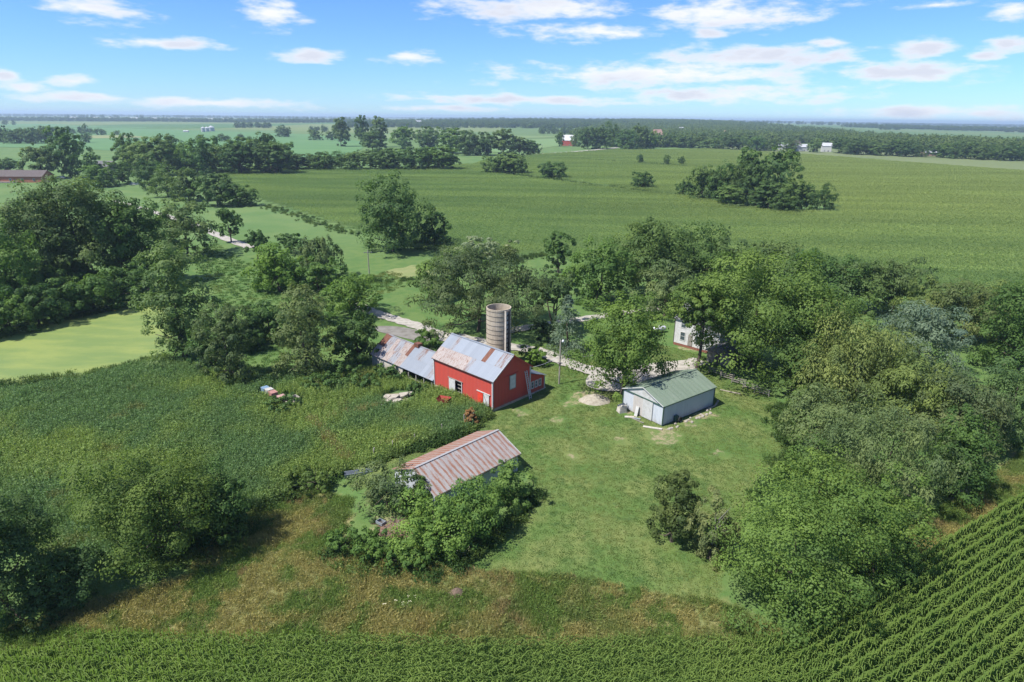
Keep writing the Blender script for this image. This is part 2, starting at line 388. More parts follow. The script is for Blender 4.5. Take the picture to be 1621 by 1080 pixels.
def build_ground():
    X = axis(-95, 100, .75, -16000, 16000); Y = axis(30, 165, .75, -1500, 16000)
    gx, gy = np.meshgrid(X, Y); x = gx.ravel(); y = gy.ravel(); nx, ny = len(X), len(Y)
    z = terrain(x, y) + .05 * (fbm(x, y, 9, 3) - .5) * (y < 300)
    i = np.arange(nx * ny).reshape(ny, nx)
    q = np.stack([i[:-1, :-1], i[:-1, 1:], i[1:, 1:], i[1:, :-1]], -1).reshape(-1, 4)
    jx = x + 3.2 * (fbm(x, y, 4, 5) - .5); jy = y + 3.2 * (fbm(x, y, 4, 8) - .5)
    jx2 = x + .9 * (fbm(x, y, 3, 5) - .5); jy2 = y + .9 * (fbm(x, y, 3, 8) - .5)
    lawn = inside(LAWN, jx2, jy2).astype(float)
    dry = np.maximum(inside(DRY, jx, jy), inside(DRY2, jx, jy)).astype(float)
    weed = inside(WEED, jx, jy).astype(float)
    bare = np.zeros(len(x))
    for (q0, r) in BARE:
        c = g(*q0); d = np.hypot(jx - c.x, jy - c.y) / r
        bare = np.maximum(bare, 1 - smooth(.55, 1.05, d + .35 * (fbm(x, y, 1.6, 4) - .5)))
    # under the pond the bed drops away
    pond = inside(POND, x, y); z = z - .5 * pond
    me = raw_mesh('ground', np.c_[x, y, z], q, dict(lawn=lawn, dry=dry, weed=weed, bare=bare))
    me.polygons.foreach_set('use_smooth', [True] * len(me.polygons))
    m, nt, b = base_mat('ground')
    A = lambda k: N(nt, 'ShaderNodeAttribute', attribute_name=k).outputs['Fac']
    P = pos(nt); big = noise(nt, P, .045, 4); mid = noise(nt, P, .35, 5); fine = noise(nt, P, 3.2, 4, .65); tiny = noise(nt, P, 14, 2)
    far = mixc(nt, ramp(nt, big, .35, .65), (.088, .155, .052), (.118, .178, .062))
    # patchwork of distant crops
    vo = N(nt, 'ShaderNodeTexVoronoi'); vo.inputs['Scale'].default_value = .0016; nt.links.new(pos(nt, (1, .55, 1)), vo.inputs['Vector'])
    sp = N(nt, 'ShaderNodeSeparateColor'); nt.links.new(vo.outputs['Color'], sp.inputs[0])
    far2 = mixc(nt, sp.outputs[0], (.07, .14, .045), (.15, .19, .07))
    py_ = N(nt, 'ShaderNodeSeparateXYZ'); nt.links.new(P, py_.inputs[0])
    far = mixc(nt, ramp(nt, py_.outputs[1], 900, 1500), far, far2)
    grass = mixc(nt, ramp(nt, mid, .3, .7), (.070, .135, .038), (.112, .168, .052))
    grass = mixc(nt, mathn(nt, 'MULTIPLY', ramp(nt, fine, .45, .8), .5), grass, (.06, .105, .022))
    lw = mixc(nt, ramp(nt, noise(nt, pos(nt, (1, 1, 1)), .16, 6, .6), .34, .66), (.080, .142, .036), (.150, .178, .058))
    lw = mixc(nt, mathn(nt, 'MULTIPLY', ramp(nt, fine, .5, .85), .55), lw, (.065, .11, .024))
    lw = mixc(nt, mathn(nt, 'MULTIPLY', ramp(nt, tiny, .5, .8), .35), lw, (.15, .18, .06))
    wv = N(nt, 'ShaderNodeTexWave'); wv.inputs['Scale'].default_value = .28; wv.inputs['Distortion'].default_value = 2.2; wv.inputs['Detail'].default_value = 2; nt.links.new(pos(nt, (.5, .86, 1)), wv.inputs['Vector'])
    lw = mixc(nt, mathn(nt, 'MULTIPLY', wv.outputs['Fac'], .22), lw, (.055, .104, .030))
    patch = noise(nt, pos(nt, (1, 1, 1)), .55, 5, .7); lw = mixc(nt, mathn(nt, 'MULTIPLY', ramp(nt, patch, .52, .66), .7), lw, (.050, .094, .028))
    lw = mixc(nt, mathn(nt, 'MULTIPLY', ramp(nt, noise(nt, P, .9, 6, .7), .58, .75), .6), lw, (.20, .19, .085))
    dr = mixc(nt, ramp(nt, mid, .35, .62), (.115, .155, .05), (.22, .205, .09))
    c = mixc(nt, ramp(nt, py_.outputs[1], 150, 260), grass, far)
    c = mixc(nt, A('weed'), c, (.075, .13, .045)); c = mixc(nt, A('dry'), c, dr); c = mixc(nt, A('lawn'), c, lw)
    dirt = mixc(nt, fine, (.36, .30, .20), (.22, .18, .10))
    bm = mathn(nt, 'MULTIPLY', ramp(nt, mathn(nt, 'ADD', A('bare'), mathn(nt, 'MULTIPLY', mathn(nt, 'SUBTRACT', noise(nt, P, 1.1, 6, .75), .5), 2.6)), .75, 1.25), .8)
    c = mixc(nt, bm, c, dirt)
    nt.links.new(c, b.inputs['Base Color']); b.inputs['Roughness'].default_value = .95; b.inputs['Specular IOR Level'].default_value = .1
    bump(nt, b, fine, .6, .12)
    return struct(link('ground', me, None, m))


build_ground()


def sheet(name, P, z, mat, sub=None):
    """flat polygon sheet following the terrain"""
    import bmesh
    bm = bmesh.new(); vs_ = [bm.verts.new((x, y, 0)) for x, y in P]; bm.faces.new(vs_)
    bmesh.ops.triangulate(bm, faces=bm.faces[:])
    me = bpy.data.meshes.new(name); bm.to_mesh(me); bm.free()
    for v in me.vertices: v.co.z = float(z if not callable(z) else z(v.co.x, v.co.y))
    if me.polygons and me.polygons[0].normal.z < 0: me.flip_normals()
    o = link(name, me, None, mat); return struct(o)


def rounded(P, n=6):
    P = np.asarray(P); out = []; k = len(P)
    for i in range(k):
        p0, p1, p2, p3 = P[i - 1], P[i], P[(i + 1) % k], P[(i + 2) % k]
        for t in np.linspace(0, 1, n, endpoint=False):
            out.append(.5 * (2 * p1 + (p2 - p0) * t + (2 * p0 - 5 * p1 + 4 * p2 - p3) * t * t + (3 * p1 - p0 - 3 * p2 + p3) * t ** 3))
    return np.array(out)


def algae():
    m, nt, b = base_mat('pond_algae'); P = pos(nt)
    sw = noise(nt, pos(nt, (.5, 1.6, 1)), .16, 6, .6); f = noise(nt, P, 1.5, 5)
    c = mixc(nt, ramp(nt, sw, .36, .64), (.195, .240, .058), (.130, .190, .048)); c = mixc(nt, mathn(nt, 'MULTIPLY', ramp(nt, f, .5, .8), .4), c, (.12, .19, .035))
    nt.links.new(c, b.inputs['Base Color']); b.inputs['Roughness'].default_value = .6; bump(nt, b, f, .15, .03); return m


ALG = algae()
sheet('pond', rounded(POND), -1.42, ALG); sheet('pond', rounded(PONDB), lambda x, y: terrain(x, y) + .06, plain('scummed_shallows', (.20, .215, .085), (.13, .18, .055), .35, .9))


def ribbon(name, pts, width, mat, up=.06, closed=False):
    """gravel lane along pixels; width in metres"""
    C = [g(*q) for q in pts]; P = []
    k = len(C)
    for i in range(k - 1):
        p0, p1, p2, p3 = C[max(i - 1, 0)], C[i], C[i + 1], C[min(i + 2, k - 1)]
        for t in np.linspace(0, 1, 10, endpoint=(i == k - 2)):
            P.append(.5 * (2 * p1 + (p2 - p0) * t + (2 * p0 - 5 * p1 + 4 * p2 - p3) * t * t + (3 * p1 - p0 - 3 * p2 + p3) * t ** 3))
    mb = MB(); V = []
    for i, p in enumerate(P):
        d = (P[min(i + 1, len(P) - 1)] - P[max(i - 1, 0)]); n = Vector((-d.y, d.x, 0)).normalized()
        for s in (-1, -.5, 0, .5, 1):
            w = width / 2 * (1 + .12 * math.sin(i * 1.7 + s)); q = p + n * s * w
            V.append((q.x, q.y, float(terrain(q.x, q.y)) + up + .03 * (1 - abs(s))))
    F = [(i * 5 + j, i * 5 + j + 1, i * 5 + j + 6, i * 5 + j + 5) for i in range(len(P) - 1) for j in range(4)]
    mb.add(V, F); o = mb.build(name, mat); me = o.data
    if me.polygons[0].normal.z < 0: me.flip_normals()
    return struct(o)


GRAVEL = plain('gravel', (.37, .345, .30), (.25, .235, .20), 1.1, .97, bmp=.5)
GRAVEL2 = plain('old_gravel', (.20, .19, .17), (.14, .13, .11), .7, .97, bmp=.5)  # darker grey than the lane gravel, for one yard patch
ribbon('gravel_lane', [(180, 318), (250, 338), (310, 358), (355, 377), (398, 393)], 3.6, GRAVEL, .14)
ribbon('gravel_lane', [(560, 482), (588, 494), (625, 506), (670, 520), (720, 535), (790, 547), (850, 556), (890, 572), (940, 588), (1000, 592), (1060, 583), (1110, 572)], 3.4, GRAVEL, .15)
ribbon('gravel_lane', [(800, 525), (850, 517), (900, 509), (960, 500), (1040, 488)], 3.0, GRAVEL, .13)
sheet('gravel_yard', rounded(poly([(600, 517), (640, 519), (690, 532), (670, 541), (625, 532), (596, 524)])), lambda x, y: terrain(x, y) + .09, GRAVEL2)
sheet('gravel_yard', rounded(poly([(940, 590), (1000, 580), (1080, 572), (1110, 578), (1060, 600), (980, 620), (930, 612)])), .13, GRAVEL)
ribbon('country_road', [(790, 250), (850, 245), (905, 241), (950, 237), (978, 234)], 9, GRAVEL, .35)


# broad crop fields far off
def crop(name, c, c2, scale=.02, stretch=(1, 1, 1)):
    return plain(name, c, c2, scale, .95, bmp=0, stretch=stretch)


SOY = crop('soybeans', (.075, .165, .055), (.095, .185, .062), .01, (1, 3, 1))
SOY2 = crop('young_beans', (.12, .20, .07), (.14, .21, .075), .01)
PALEF = crop('pale_field', (.20, .22, .09), (.17, .20, .08), .01)
CORNF = crop('far_corn', (.14, .20, .065), (.12, .18, .055), .012)
def field(pts, z, m): return sheet('field', poly(pts), z, m)
field([(-700, 250), (-60, 232), (130, 236), (300, 246), (480, 252), (560, 245), (585, 226), (500, 213), (330, 207), (200, 203), (0, 202), (-700, 203)], .25, SOY)
field([(-700, 202), (0, 201), (200, 202), (330, 206.5), (450, 210), (560, 202), (480, 197.5), (300, 196.5), (-700, 193)], .3, SOY)
field([(110, 215), (200, 214.5), (240, 218), (150, 219.5)], .45, PALEF)
field([(560, 201), (650, 200), (760, 200), (900, 210), (890, 217), (760, 222), (700, 224), (600, 219)], .35, CORNF)
field([(700, 226), (770, 223), (880, 220), (890, 231), (800, 242), (700, 238)], .35, SOY2)
field([(780, 207), (850, 200), (960, 204), (900, 209)], .5, PALEF)
field([(1420, 226), (1490, 219), (1640, 224), (1800, 232), (1800, 240), (1621, 234)], .5, PALEF)
field([(1480, 216), (1640, 213), (1800, 218), (1800, 228), (1621, 222)], .55, SOY)
field([(1130, 229), (1250, 232), (1400, 242), (1621, 254), (1800, 266), (1800, 284), (1621, 271), (1450, 258), (1250, 243), (1120, 236)], .3, crop('dull_corn', (.135, .165, .065), (.115, .15, .055), .01))

# ------------------------------------------------------------------ plants: leaf sprays as kite-shaped faces
def unit(v): return v / np.maximum(np.linalg.norm(v, axis=-1, keepdims=True), 1e-6)


def kites(P, Nn, T, l, w):
    S = unit(np.cross(Nn, T)); T = unit(np.cross(S, Nn)); l = l[:, None]; w = w[:, None]
    V = np.stack([P - T * l / 2, P + S * w / 2 - T * l * .08, P + T * l / 2, P - S * w / 2 - T * l * .08], 1).reshape(-1, 3)
    return V, np.arange(len(V)).reshape(-1, 4)


def crown_mesh(name, seed, Wd, Ht, z0, n, leaf, kind='round'):
    r = np.random.default_rng(seed); Rr = Wd / 2; cz = (z0 + Ht) / 2; rz = (Ht - z0) / 2
    C = np.array([0, 0, cz]); S3 = np.array([Rr, Rr, rz])
    if kind == 'spruce':
        nc = max(60, n // 26); t = r.random(nc) ** 1.25; a = r.random(nc) * 6.283
        rad = Rr * (1 - t) ** .8 * (.70 + .40 * r.random(nc)) + .12
        cc = np.stack([np.cos(a) * rad, np.sin(a) * rad, z0 + t * (Ht - z0) * .985], 1); cr = .10 * Wd * (1.15 - t) + .08
        per = n // nc; cid = np.repeat(np.arange(nc), per)
        P = cc[cid] + r.normal(size=(len(cid), 3)) * cr[cid][:, None] * np.array([.8, .8, .45])
        out = unit(np.c_[P[:, :2], np.full(len(P), .1)]); Nn = unit(out * .5 + np.array([0, 0, .7]) + r.normal(size=P.shape) * .45)
        T = unit(out + np.array([0, 0, -.35]) + r.normal(size=P.shape) * .3); cvar = r.random(nc)
    else:
        K = dict(round=17, tall=18, bush=15, willow=16, feather=19, open=12)[kind]
        a_ = np.arange(K) * 2.39996 + r.random() * 6; zz = np.linspace(-.92, .95, K) + r.normal(size=K) * .06; zz = np.clip(zz, -1, 1)
        if kind == 'bush': zz = zz * .8 - .15
        q_ = np.sqrt(np.maximum(1 - zz ** 2, np.where(zz < 0, .55, .16) if kind not in ('open', 'willow') else .1)); u = np.stack([np.cos(a_) * q_, np.sin(a_) * q_, zz], 1)
        lc = C + u * S3 * r.uniform(.46, .74, (K, 1)); lr = r.uniform(.33, .54, K) * min(Rr, rz * 1.15)
        if kind == 'open': lr *= .72
        if kind == 'tall': lc[:, :2] *= (1.12 - .55 * np.clip((lc[:, 2:] - z0) / (Ht - z0), 0, 1))
        lc = np.vstack([lc, C[None], C[None] + [0, 0, rz * .35]]); lr = np.r_[lr, .62 * min(Rr, rz), .5 * min(Rr, rz)]
        lc[:, 2] = np.minimum(lc[:, 2], Ht - lr * .72)
        lc[:, 2] = np.maximum(lc[:, 2], lr * .6)
        near_ = leaf > .1 and n > 1000; nc = int(np.clip(n / 62, 60, 190)) if near_ else int(np.clip(n / 38, 110, 430)); li = r.choice(len(lr), nc, p=lr ** 2 / (lr ** 2).sum())
        d = unit(r.normal(size=(nc, 3))); d[:, 2] = np.where((d[:, 2] < -.25) & (r.random(nc) < .6), -d[:, 2], d[:, 2])
        cc = lc[li] + d * lr[li][:, None] * r.uniform(.72, 1.06, (nc, 1)) * np.array([1, 1, .85])
        cr = lr[li] * (r.uniform(.28, .50, nc) if near_ else r.uniform(.22, .44, nc))
        per = max(6, n // nc); cid = np.repeat(np.arange(nc), per); m_ = len(cid)
        e = unit(r.normal(size=(m_, 3)) + d[cid] * .35 + np.array([0, 0, .35])); sh = np.where(r.random(m_) < .82, r.uniform(.72, 1.08, m_), r.uniform(.2, .75, m_))
        fl = np.array([1, 1, .68]) if kind != 'willow' else np.array([.75, .75, 1.35])
        P = cc[cid] + e * (cr[cid] * sh)[:, None] * fl
        out = unit(P - lc[li][cid]); out2 = (P - C) / S3
        Nn = unit(e * .85 + out * .35 + out2 * .2 + np.array([0, 0, .25]) + r.normal(size=P.shape) * .24)
        T = r.normal(size=P.shape)
        if kind in ('willow', 'feather'):
            T = unit(e * .6 + out * .4 + np.array([0, 0, -1.2 if kind == 'willow' else -.35]) + r.normal(size=P.shape) * .3)
        cvar = np.clip(.45 * r.random(nc) + .55 * r.random(len(lr))[li], 0, 1)
        # fit the intended height and spread
        sxy = Wd / 2 / np.percentile(np.abs(P[:, :2]), 97.5); P[:, :2] *= sxy; lc = lc * [sxy, sxy, 1]
        lo, hi = np.percentile(P[:, 2], (1.5, 99.2)); lo2 = min(lo, z0) if kind != 'open' else lo
        kz = (Ht - z0) / max(hi - lo, .1); P[:, 2] = z0 + (P[:, 2] - lo) * kz; lc[:, 2] = z0 + (lc[:, 2] - lo) * kz
        P[:, 2] = np.maximum(P[:, 2], .03 * Ht * r.random(len(P)))
    m = len(P); l = leaf * r.uniform(.7, 1.45, m); w = l * dict(willow=.34, feather=.40, spruce=.4).get(kind, .66)
    V, F = kites(P, Nn, T, l, w); var = np.clip(cvar[cid] + r.normal(size=m) * .09, 0, 1)
    return raw_mesh(name, V, F, dict(var=np.repeat(var, 4))), (None if kind == 'spruce' else (lc, lr))


def trunk_mesh(name, seed, Ht, z0, lobes, rad, n=7, stems=1):
    r = random.Random(seed); mb = MB()
    for s in range(stems):
        a = 6.283 * s / max(stems, 1) + r.random(); lean = (.0 if stems == 1 else .16) * Ht
        top = Vector((math.cos(a) * lean + r.uniform(-.04, .04) * Ht, math.sin(a) * lean + r.uniform(-.04, .04) * Ht, Ht * .72))
        pts = [Vector((0, 0, -.3)).lerp(top, t) + Vector((math.sin(t * 5 + s) * .012 * Ht, math.cos(t * 4) * .012 * Ht, 0)) * (t > 0) for t in (0, .06, .3, .6, 1)]
        mb.tube(pts, [rad * 1.5, rad * 1.08, rad * .85, rad * .55, rad * .15], n)
    if lobes is not None:
        lc, lr = lobes
        for c in lc[:9]:
            b0 = Vector((0, 0, max(z0 * .7, .12 * Ht) + r.random() * .25 * Ht)); e = Vector(c); m = b0.lerp(e, .5) + Vector((0, 0, -.04 * Ht))
            mb.tube([b0, m, e], [rad * .5, rad * .33, rad * .1], 5, False)
    me = mb.mesh(name); me.materials.append(BARK); return me


def plant(name, loc, Wd, Ht, col, kind, n, leaf, label, cat='tree', group=None, seed=0, z0=None, stems=1, trunk=True, rad=None):
    z0 = (0.05 * Ht if kind not in ('bush', 'spruce') else .0) if z0 is None else z0
    o = empty(name, loc, 0, label, cat, group)
    cm, lobes = crown_mesh('crown', seed, Wd, Ht, z0, n, leaf, kind); cm.materials.append(LEAF)
    c = link('crown' if cat != 'shrub' else 'foliage', cm, o); c.color = (*col, 1)
    if trunk:
        link('trunk' if cat != 'shrub' else 'stem', trunk_mesh('trunk', seed, Ht, z0, lobes, rad or (.017 * Ht + .05), 7, stems), o)
    return o


def px_plant(px, base, top, wpx, kind, col, label, name='broadleaf_tree', cat='tree', group=None, dens=1., leafk=1., z0f=None, stems=1, n=None):
    if z0f is None or z0f < .12:      # a crown that reaches the ground: its near edge, not its stem, is what touches `base`
        q = ray(px, base).normalized(); base = base - .62 * wpx / 2 * abs(q.z)
    p = g(px, base); z = depth(p); u = z / FPX
    tr = ray(px, top); hd = math.hypot(p.x, p.y); Ht = CAMH + hd / math.hypot(tr.x, tr.y) * tr.z - p.z
    Wd = wpx * u; Ht = max(Ht, .6)
    col = tuple(min(q * 1.24, .26) for q in col)
    leaf = max(.20, 3.5 * u) * leafk * (1.25 if kind in ('feather', 'willow') else 1)
    area = wpx * abs(base - top) * .40 * (1.3 if kind == 'bush' else 1)
    n = n or int(np.clip(area * 2.1 * dens / leafk ** 1.5, 1500, 30000))
    return plant(name, p, Wd, Ht, col, kind, n, leaf, label, cat, group, seed=int(px * 7 + base), z0=None if z0f is None else z0f * Ht, stems=stems)


# colours (linear reflectance)
MIDG = (.068, .124, .034); DKG = (.048, .094, .030); BRG = (.085, .150, .032); OLV = (.098, .138, .046); GRY = (.092, .130, .058)
YEL = (.105, .150, .030); SIL = (.16, .20, .13); BLU = (.092, .135, .105); POP = (.080, .122, .048)

T = px_plant
# grove round the pond
T(22, 505, 325, 110, 'round', MIDG, 'cottonwood at the outer end of the pond grove', group=None)
T(82, 478, 298, 112, 'tall', POP, 'tall pale-topped cottonwood in the pond grove')
T(145, 470, 282, 118, 'tall', POP, 'tallest cottonwood of the pond grove, with pale feathery top')
T(196, 462, 316, 100, 'round', MIDG, 'broad mid-green tree in the pond grove beside the tallest cottonwood')
T(238, 455, 318, 82, 'round', DKG, 'dark dense tree at the lane end of the pond grove')
T(297, 412, 318, 92, 'round', POP, 'pale green tree between the pond grove and the white gravel lane')
T(292, 574, 384, 104, 'tall', (.092, .142, .056), 'tall lone poplar at the corner of the algae-covered pond', z0f=.02)
T(366, 612, 486, 84, 'feather', (.060, .092, .040), 'dark grey-green tree with a drooping skirt below the lone poplar', z0f=.0)
T(330, 588, 520, 46, 'bush', DKG, 'dark thicket at the foot of the lone poplar', name='shrub', cat='shrub')
T(366, 384, 330, 42, 'open', DKG, 'small open tree standing right beside the white gravel lane', z0f=.25)
T(408, 412, 364, 36, 'open', DKG, 'slim dark tree where the white gravel lane disappears', z0f=.1)
T(461, 404, 370, 48, 'round', DKG, 'dark rounded tree behind the weeping willow')
T(509, 442, 375, 72, 'willow', (.075, .112, .045), 'weeping willow with hanging grey-green strands', name='willow_tree', z0f=.25)
T(441, 468, 386, 76, 'bush', BRG, 'bright green bushy tree left in front of the weeping willow', z0f=.0)
T(504, 466, 408, 80, 'bush', MIDG, 'mid-green bushy tree directly below the weeping willow', z0f=.0)
T(428, 545, 478, 66, 'bush', DKG, 'round dark shrub on the mown strip behind the reed field', name='shrub', cat='shrub')
T(487, 604, 454, 84, 'tall', (.095, .130, .055), 'tall pale grey-green tree in the weeds beside the cattle shed', z0f=.0)
T(557, 508, 437, 92, 'bush', (.080, .140, .034), 'round dome-shaped bright tree at the bend of the driveway', z0f=.0)
T(568, 588, 497, 86, 'bush', (.050, .092, .030), 'dense dark green tree at the rusted end of the cattle shed', z0f=.0)
# pasture behind
T(622, 404, 278, 108, 'round', (.064, .112, .040), 'big lone shade tree at the edge of the cornfield', z0f=.06)
T(687, 394, 330, 58, 'bush', DKG, 'dark companion tree beside the big lone shade tree', z0f=.0)
T(775, 420, 376, 88, 'bush', SIL, 'silvery pale round willow behind the large spreading tree', z0f=.0)
T(700, 480, 398, 78, 'round', (.078, .130, .038), 'brighter green tree on the left flank of the large spreading tree', z0f=.05)
T(757, 545, 400, 190, 'feather', (.066, .095, .045), 'large wide-spreading grey-green tree behind the silo', z0f=.08)
T(875, 522, 438, 72, 'open', (.060, .100, .040), 'thin open tree with two dark bare stems beside the back lane', z0f=.42, stems=2)
T(883, 436, 368, 46, 'bush', DKG, 'dark columnar tree at the cornfield edge', z0f=.0)
T(897, 564, 466, 56, 'spruce', BLU, 'blue spruce beside the driveway', name='spruce_tree')
T(868, 548, 500, 56, 'bush', (.036, .066, .030), 'low dark juniper at the foot of the blue spruce', name='shrub', cat='shrub')
T(678, 556, 524, 42, 'bush', MIDG, 'small shrub behind the grey end of the cattle shed roof', name='shrub', cat='shrub')
T(846, 582, 548, 46, 'bush', BRG, 'leafy shrub behind the barn lean-to', name='shrub', cat='shrub')
# house grove
T(986, 628, 472, 138, 'round', (.082, .135, .034), 'large walnut tree over the sand pile and green-roofed shed', z0f=.14)
T(1186, 612, 396, 222, 'round', (.076, .124, .034), 'huge bright walnut tree hiding the white house', z0f=.10)
T(1100, 596, 444, 92, 'round', (.076, .124, .034), 'leaning bright walnut arching over the farmhouse roof', z0f=.58)
T(1300, 610, 452, 112, 'round', (.072, .122, .034), 'mid-green tree squeezed between the huge walnut and the olive willow', z0f=.0)
T(1252, 640, 540, 70, 'bush', (.064, .110, .034), 'dark understorey tree at the lawn side of the huge walnut', z0f=.0)
T(1395, 640, 520, 96, 'feather', OLV, 'olive tree between the olive willow and the blue-green pine', z0f=.0)
T(948, 490, 376, 104, 'round', MIDG, 'mid-green tree at the pasture end of the house grove')
T(1022, 478, 350, 122, 'round', (.070, .112, .036), 'highest dark tree at the back of the house grove')
T(1092, 470, 356, 112, 'round', (.060, .105, .034), 'dark broad tree behind the white house')
T(1052, 508, 416, 92, 'feather', GRY, 'grey-green feathery tree between the walnuts and the back row')
T(1150, 470, 378, 96, 'round', POP, 'pale-leaved tree in the back row of the house grove')
T(1216, 478, 380, 112, 'tall', POP, 'whitish-topped poplar in the back row of the house grove', z0f=.05)
T(1288, 492, 393, 110, 'round', DKG, 'dark tree in the back row right of the poplar')
T(1350, 502, 410, 104, 'round', (.060, .100, .038), 'dusky dark tree toward the field end of the back row')
T(1412, 504, 410, 96, 'feather', (.062, .098, .040), 'dark feathery cedar-like tree at the end of the back row')
T(1462, 530, 440, 92, 'feather', OLV, 'olive tree just behind the blue-green pine', z0f=.02)
T(1522, 556, 446, 128, 'feather', (.080, .108, .044), 'broad olive tree beyond the small clearing', z0f=.03)
T(1578, 545, 440, 96, 'feather', OLV, 'olive tree on the field side of the small clearing', z0f=.03)
T(1608, 600, 438, 118, 'round', (.052, .098, .030), 'dark leafy tree with large leaves standing apart beside the clearing', z0f=.02)
T(1445, 610, 478, 116, 'feather', BLU, 'blue-green soft pine in the middle of the right grove', z0f=.02, name='pine_tree')
T(1340, 668, 500, 150, 'willow', (.108, .142, .052), 'large yellowish-olive willow next to the lawn', z0f=.05, name='willow_tree')
T(1292, 726, 606, 112, 'feather', GRY, 'grey-green tree overhanging the lawn edge', z0f=.0)
T(1432, 700, 566, 124, 'feather', OLV, 'olive tree in the heart of the right grove', z0f=.0)
T(1508, 730, 585, 124, 'feather', (.078, .105, .050), 'dull green tree below the small clearing', z0f=.0)
t_dead = T(1582, 715, 566, 118, 'feather', (.066, .112, .045), 'green feathery tree with a dead grey limb by the far corn rows', z0f=.0)
T(1384, 828, 640, 178, 'willow', GRY, 'big grey willow with drooping limbs nearest the corn rows', z0f=.0, name='willow_tree')
T(1506, 800, 646, 96, 'round', (.056, .104, .030), 'dark green tree standing before the bare corn headland', z0f=.0)
T(1282, 856, 702, 124, 'round', (.082, .134, .034), 'yellow-green ash tree behind the big mulberry', z0f=.0)
# lawn end
T(1063, 872, 742, 76, 'round', (.058, .084, .030), 'dark olive pear tree standing alone on the lawn', z0f=.02)
t_half = T(1122, 898, 776, 78, 'feather', (.112, .138, .062), 'half-dead grey-olive tree beside the pear tree', z0f=.02)
T(1243, 1005, 752, 235, 'round', (.080, .134, .036), 'big bright mulberry tree at the corner of the corn', z0f=.0)
T(1378, 938, 734, 116, 'round', (.080, .132, .034), 'tree with yellowish hanging leaves against the mulberry', z0f=.0)
# left foreground
T(268, 912, 700, 212, 'bush', (.070, .112, .030), 'large yellow-green walnut between the reed field and dry grass', z0f=.0)
T(352, 872, 742, 96, 'bush', DKG, 'dark thicket under the yellow-green walnut', name='shrub', cat='shrub')
t_dark = T(14, 1004, 768, 156, 'round', (.050, .088, .034), 'big dark tree at the shaded corner of the reed field', z0f=.0)
T(108, 968, 868, 112, 'bush', (.056, .100, .038), 'shaded bushes between the walnut and the dark corner tree', name='shrub', cat='shrub')
T(495, 786, 742, 82, 'bush', (.078, .122, .034), 'low leafy shrub at the end of the pasture fence', name='shrub', cat='shrub')
# round the rusty shed
T(612, 822, 738, 108, 'bush', (.090, .125, .060), 'sparse grey-green shrub at the gable of the rusty shed', name='shrub', cat='shrub', dens=.6)
T(690, 892, 784, 112, 'bush', (.105, .175, .045), 'light green shrub beside the brush pile', name='shrub', cat='shrub')
T(750, 866, 762, 96, 'bush', (.085, .150, .042), 'large shrub along the eave of the rusty shed', name='shrub', cat='shrub')
T(808, 812, 738, 80, 'bush', (.088, .150, .046), 'shrub at the lawn end of the rusty shed', name='shrub', cat='shrub')
T(655, 822, 752, 62, 'bush', (.060, .110, .032), 'narrow dark shrub against the corner of the rusty shed', name='shrub', cat='shrub')
for i, (px, b, t, w) in enumerate([(548, 880, 838, 60), (590, 896, 842, 64), (630, 905, 862, 56), (660, 908, 872, 50)]):
    T(px, b, t, w, 'bush', (.070, .128, .034), 'low green weedy shrub in front of the brush pile', name='shrub', cat='shrub', group='weedy shrubs below the brush pile')
# bank of the pond
for i, (px, b, t, w) in enumerate([(18, 532, 470, 70), (62, 520, 448, 74), (105, 508, 440, 70), (148, 498, 432, 72), (188, 488, 425, 70), (222, 478, 420, 62), (-20, 540, 470, 60), (84, 486, 420, 70), (130, 474, 410, 70), (35, 498, 430, 72)]):
    T(px, b, t, w, 'bush', [MIDG, DKG, (.055, .105, .034)][i % 3], 'bushy undergrowth shrub on the bank of the pond grove', name='shrub', cat='shrub', group='undergrowth on the pond bank')
for i, (px, b, t, w) in enumerate([(390, 560, 520, 60), (455, 548, 510, 50), (412, 530, 490, 44)]):
    T(px, b, t, w, 'bush', DKG, 'shrub in the hedge behind the mown strip', name='shrub', cat='shrub', group='hedge behind the mown strip')
for i, (px, b, t, w) in enumerate([(545, 612, 575, 60), (620, 606, 580, 44), (505, 622, 592, 50), (660, 628, 606, 30), (450, 655, 625, 50), (585, 618, 590, 50)]):
    T(px, b, t, w, 'bush', (.058, .108, .036), 'rank weedy shrub in the pasture in front of the cattle shed', name='shrub', cat='shrub', group='rank shrubs before the cattle shed')

def dead_limb(tree, p0, p1, seed):
    r = random.Random(seed); a, b = Vector(p0), Vector(p1); mb = MB(); L = (b - a).length
    mb.tube([a, a.lerp(b, .5) + Vector((0, 0, .08 * L)), b], [.11, .07, .02], 6)
    for k in range(6):
        t = r.uniform(.35, .95); s0 = a.lerp(b, t) + Vector((0, 0, .06 * L)); mb.tube([s0, s0 + (b - a) * r.uniform(.15, .3) + Vector((r.uniform(-.25, .25) * L, r.uniform(-.25, .25) * L, r.uniform(.0, .25) * L))], [.04, .012], 5)
    mb.build('dead_limb', plain('dead_wood', (.22, .20, .185), (.15, .135, .125), 4, .95), tree)


dead_limb(t_dead, (0, -2, 4), (-2.2, -5.2, 6.5), 2); dead_limb(t_half, (0, -.4, 2), (-.6, -2.8, 6.2), 3)
# ------------------------------------------------------------------ trees farther off: copies of a few
LIB = bpy.data.collections.new('sources')        # never linked to the scene: holds meshes that are scattered


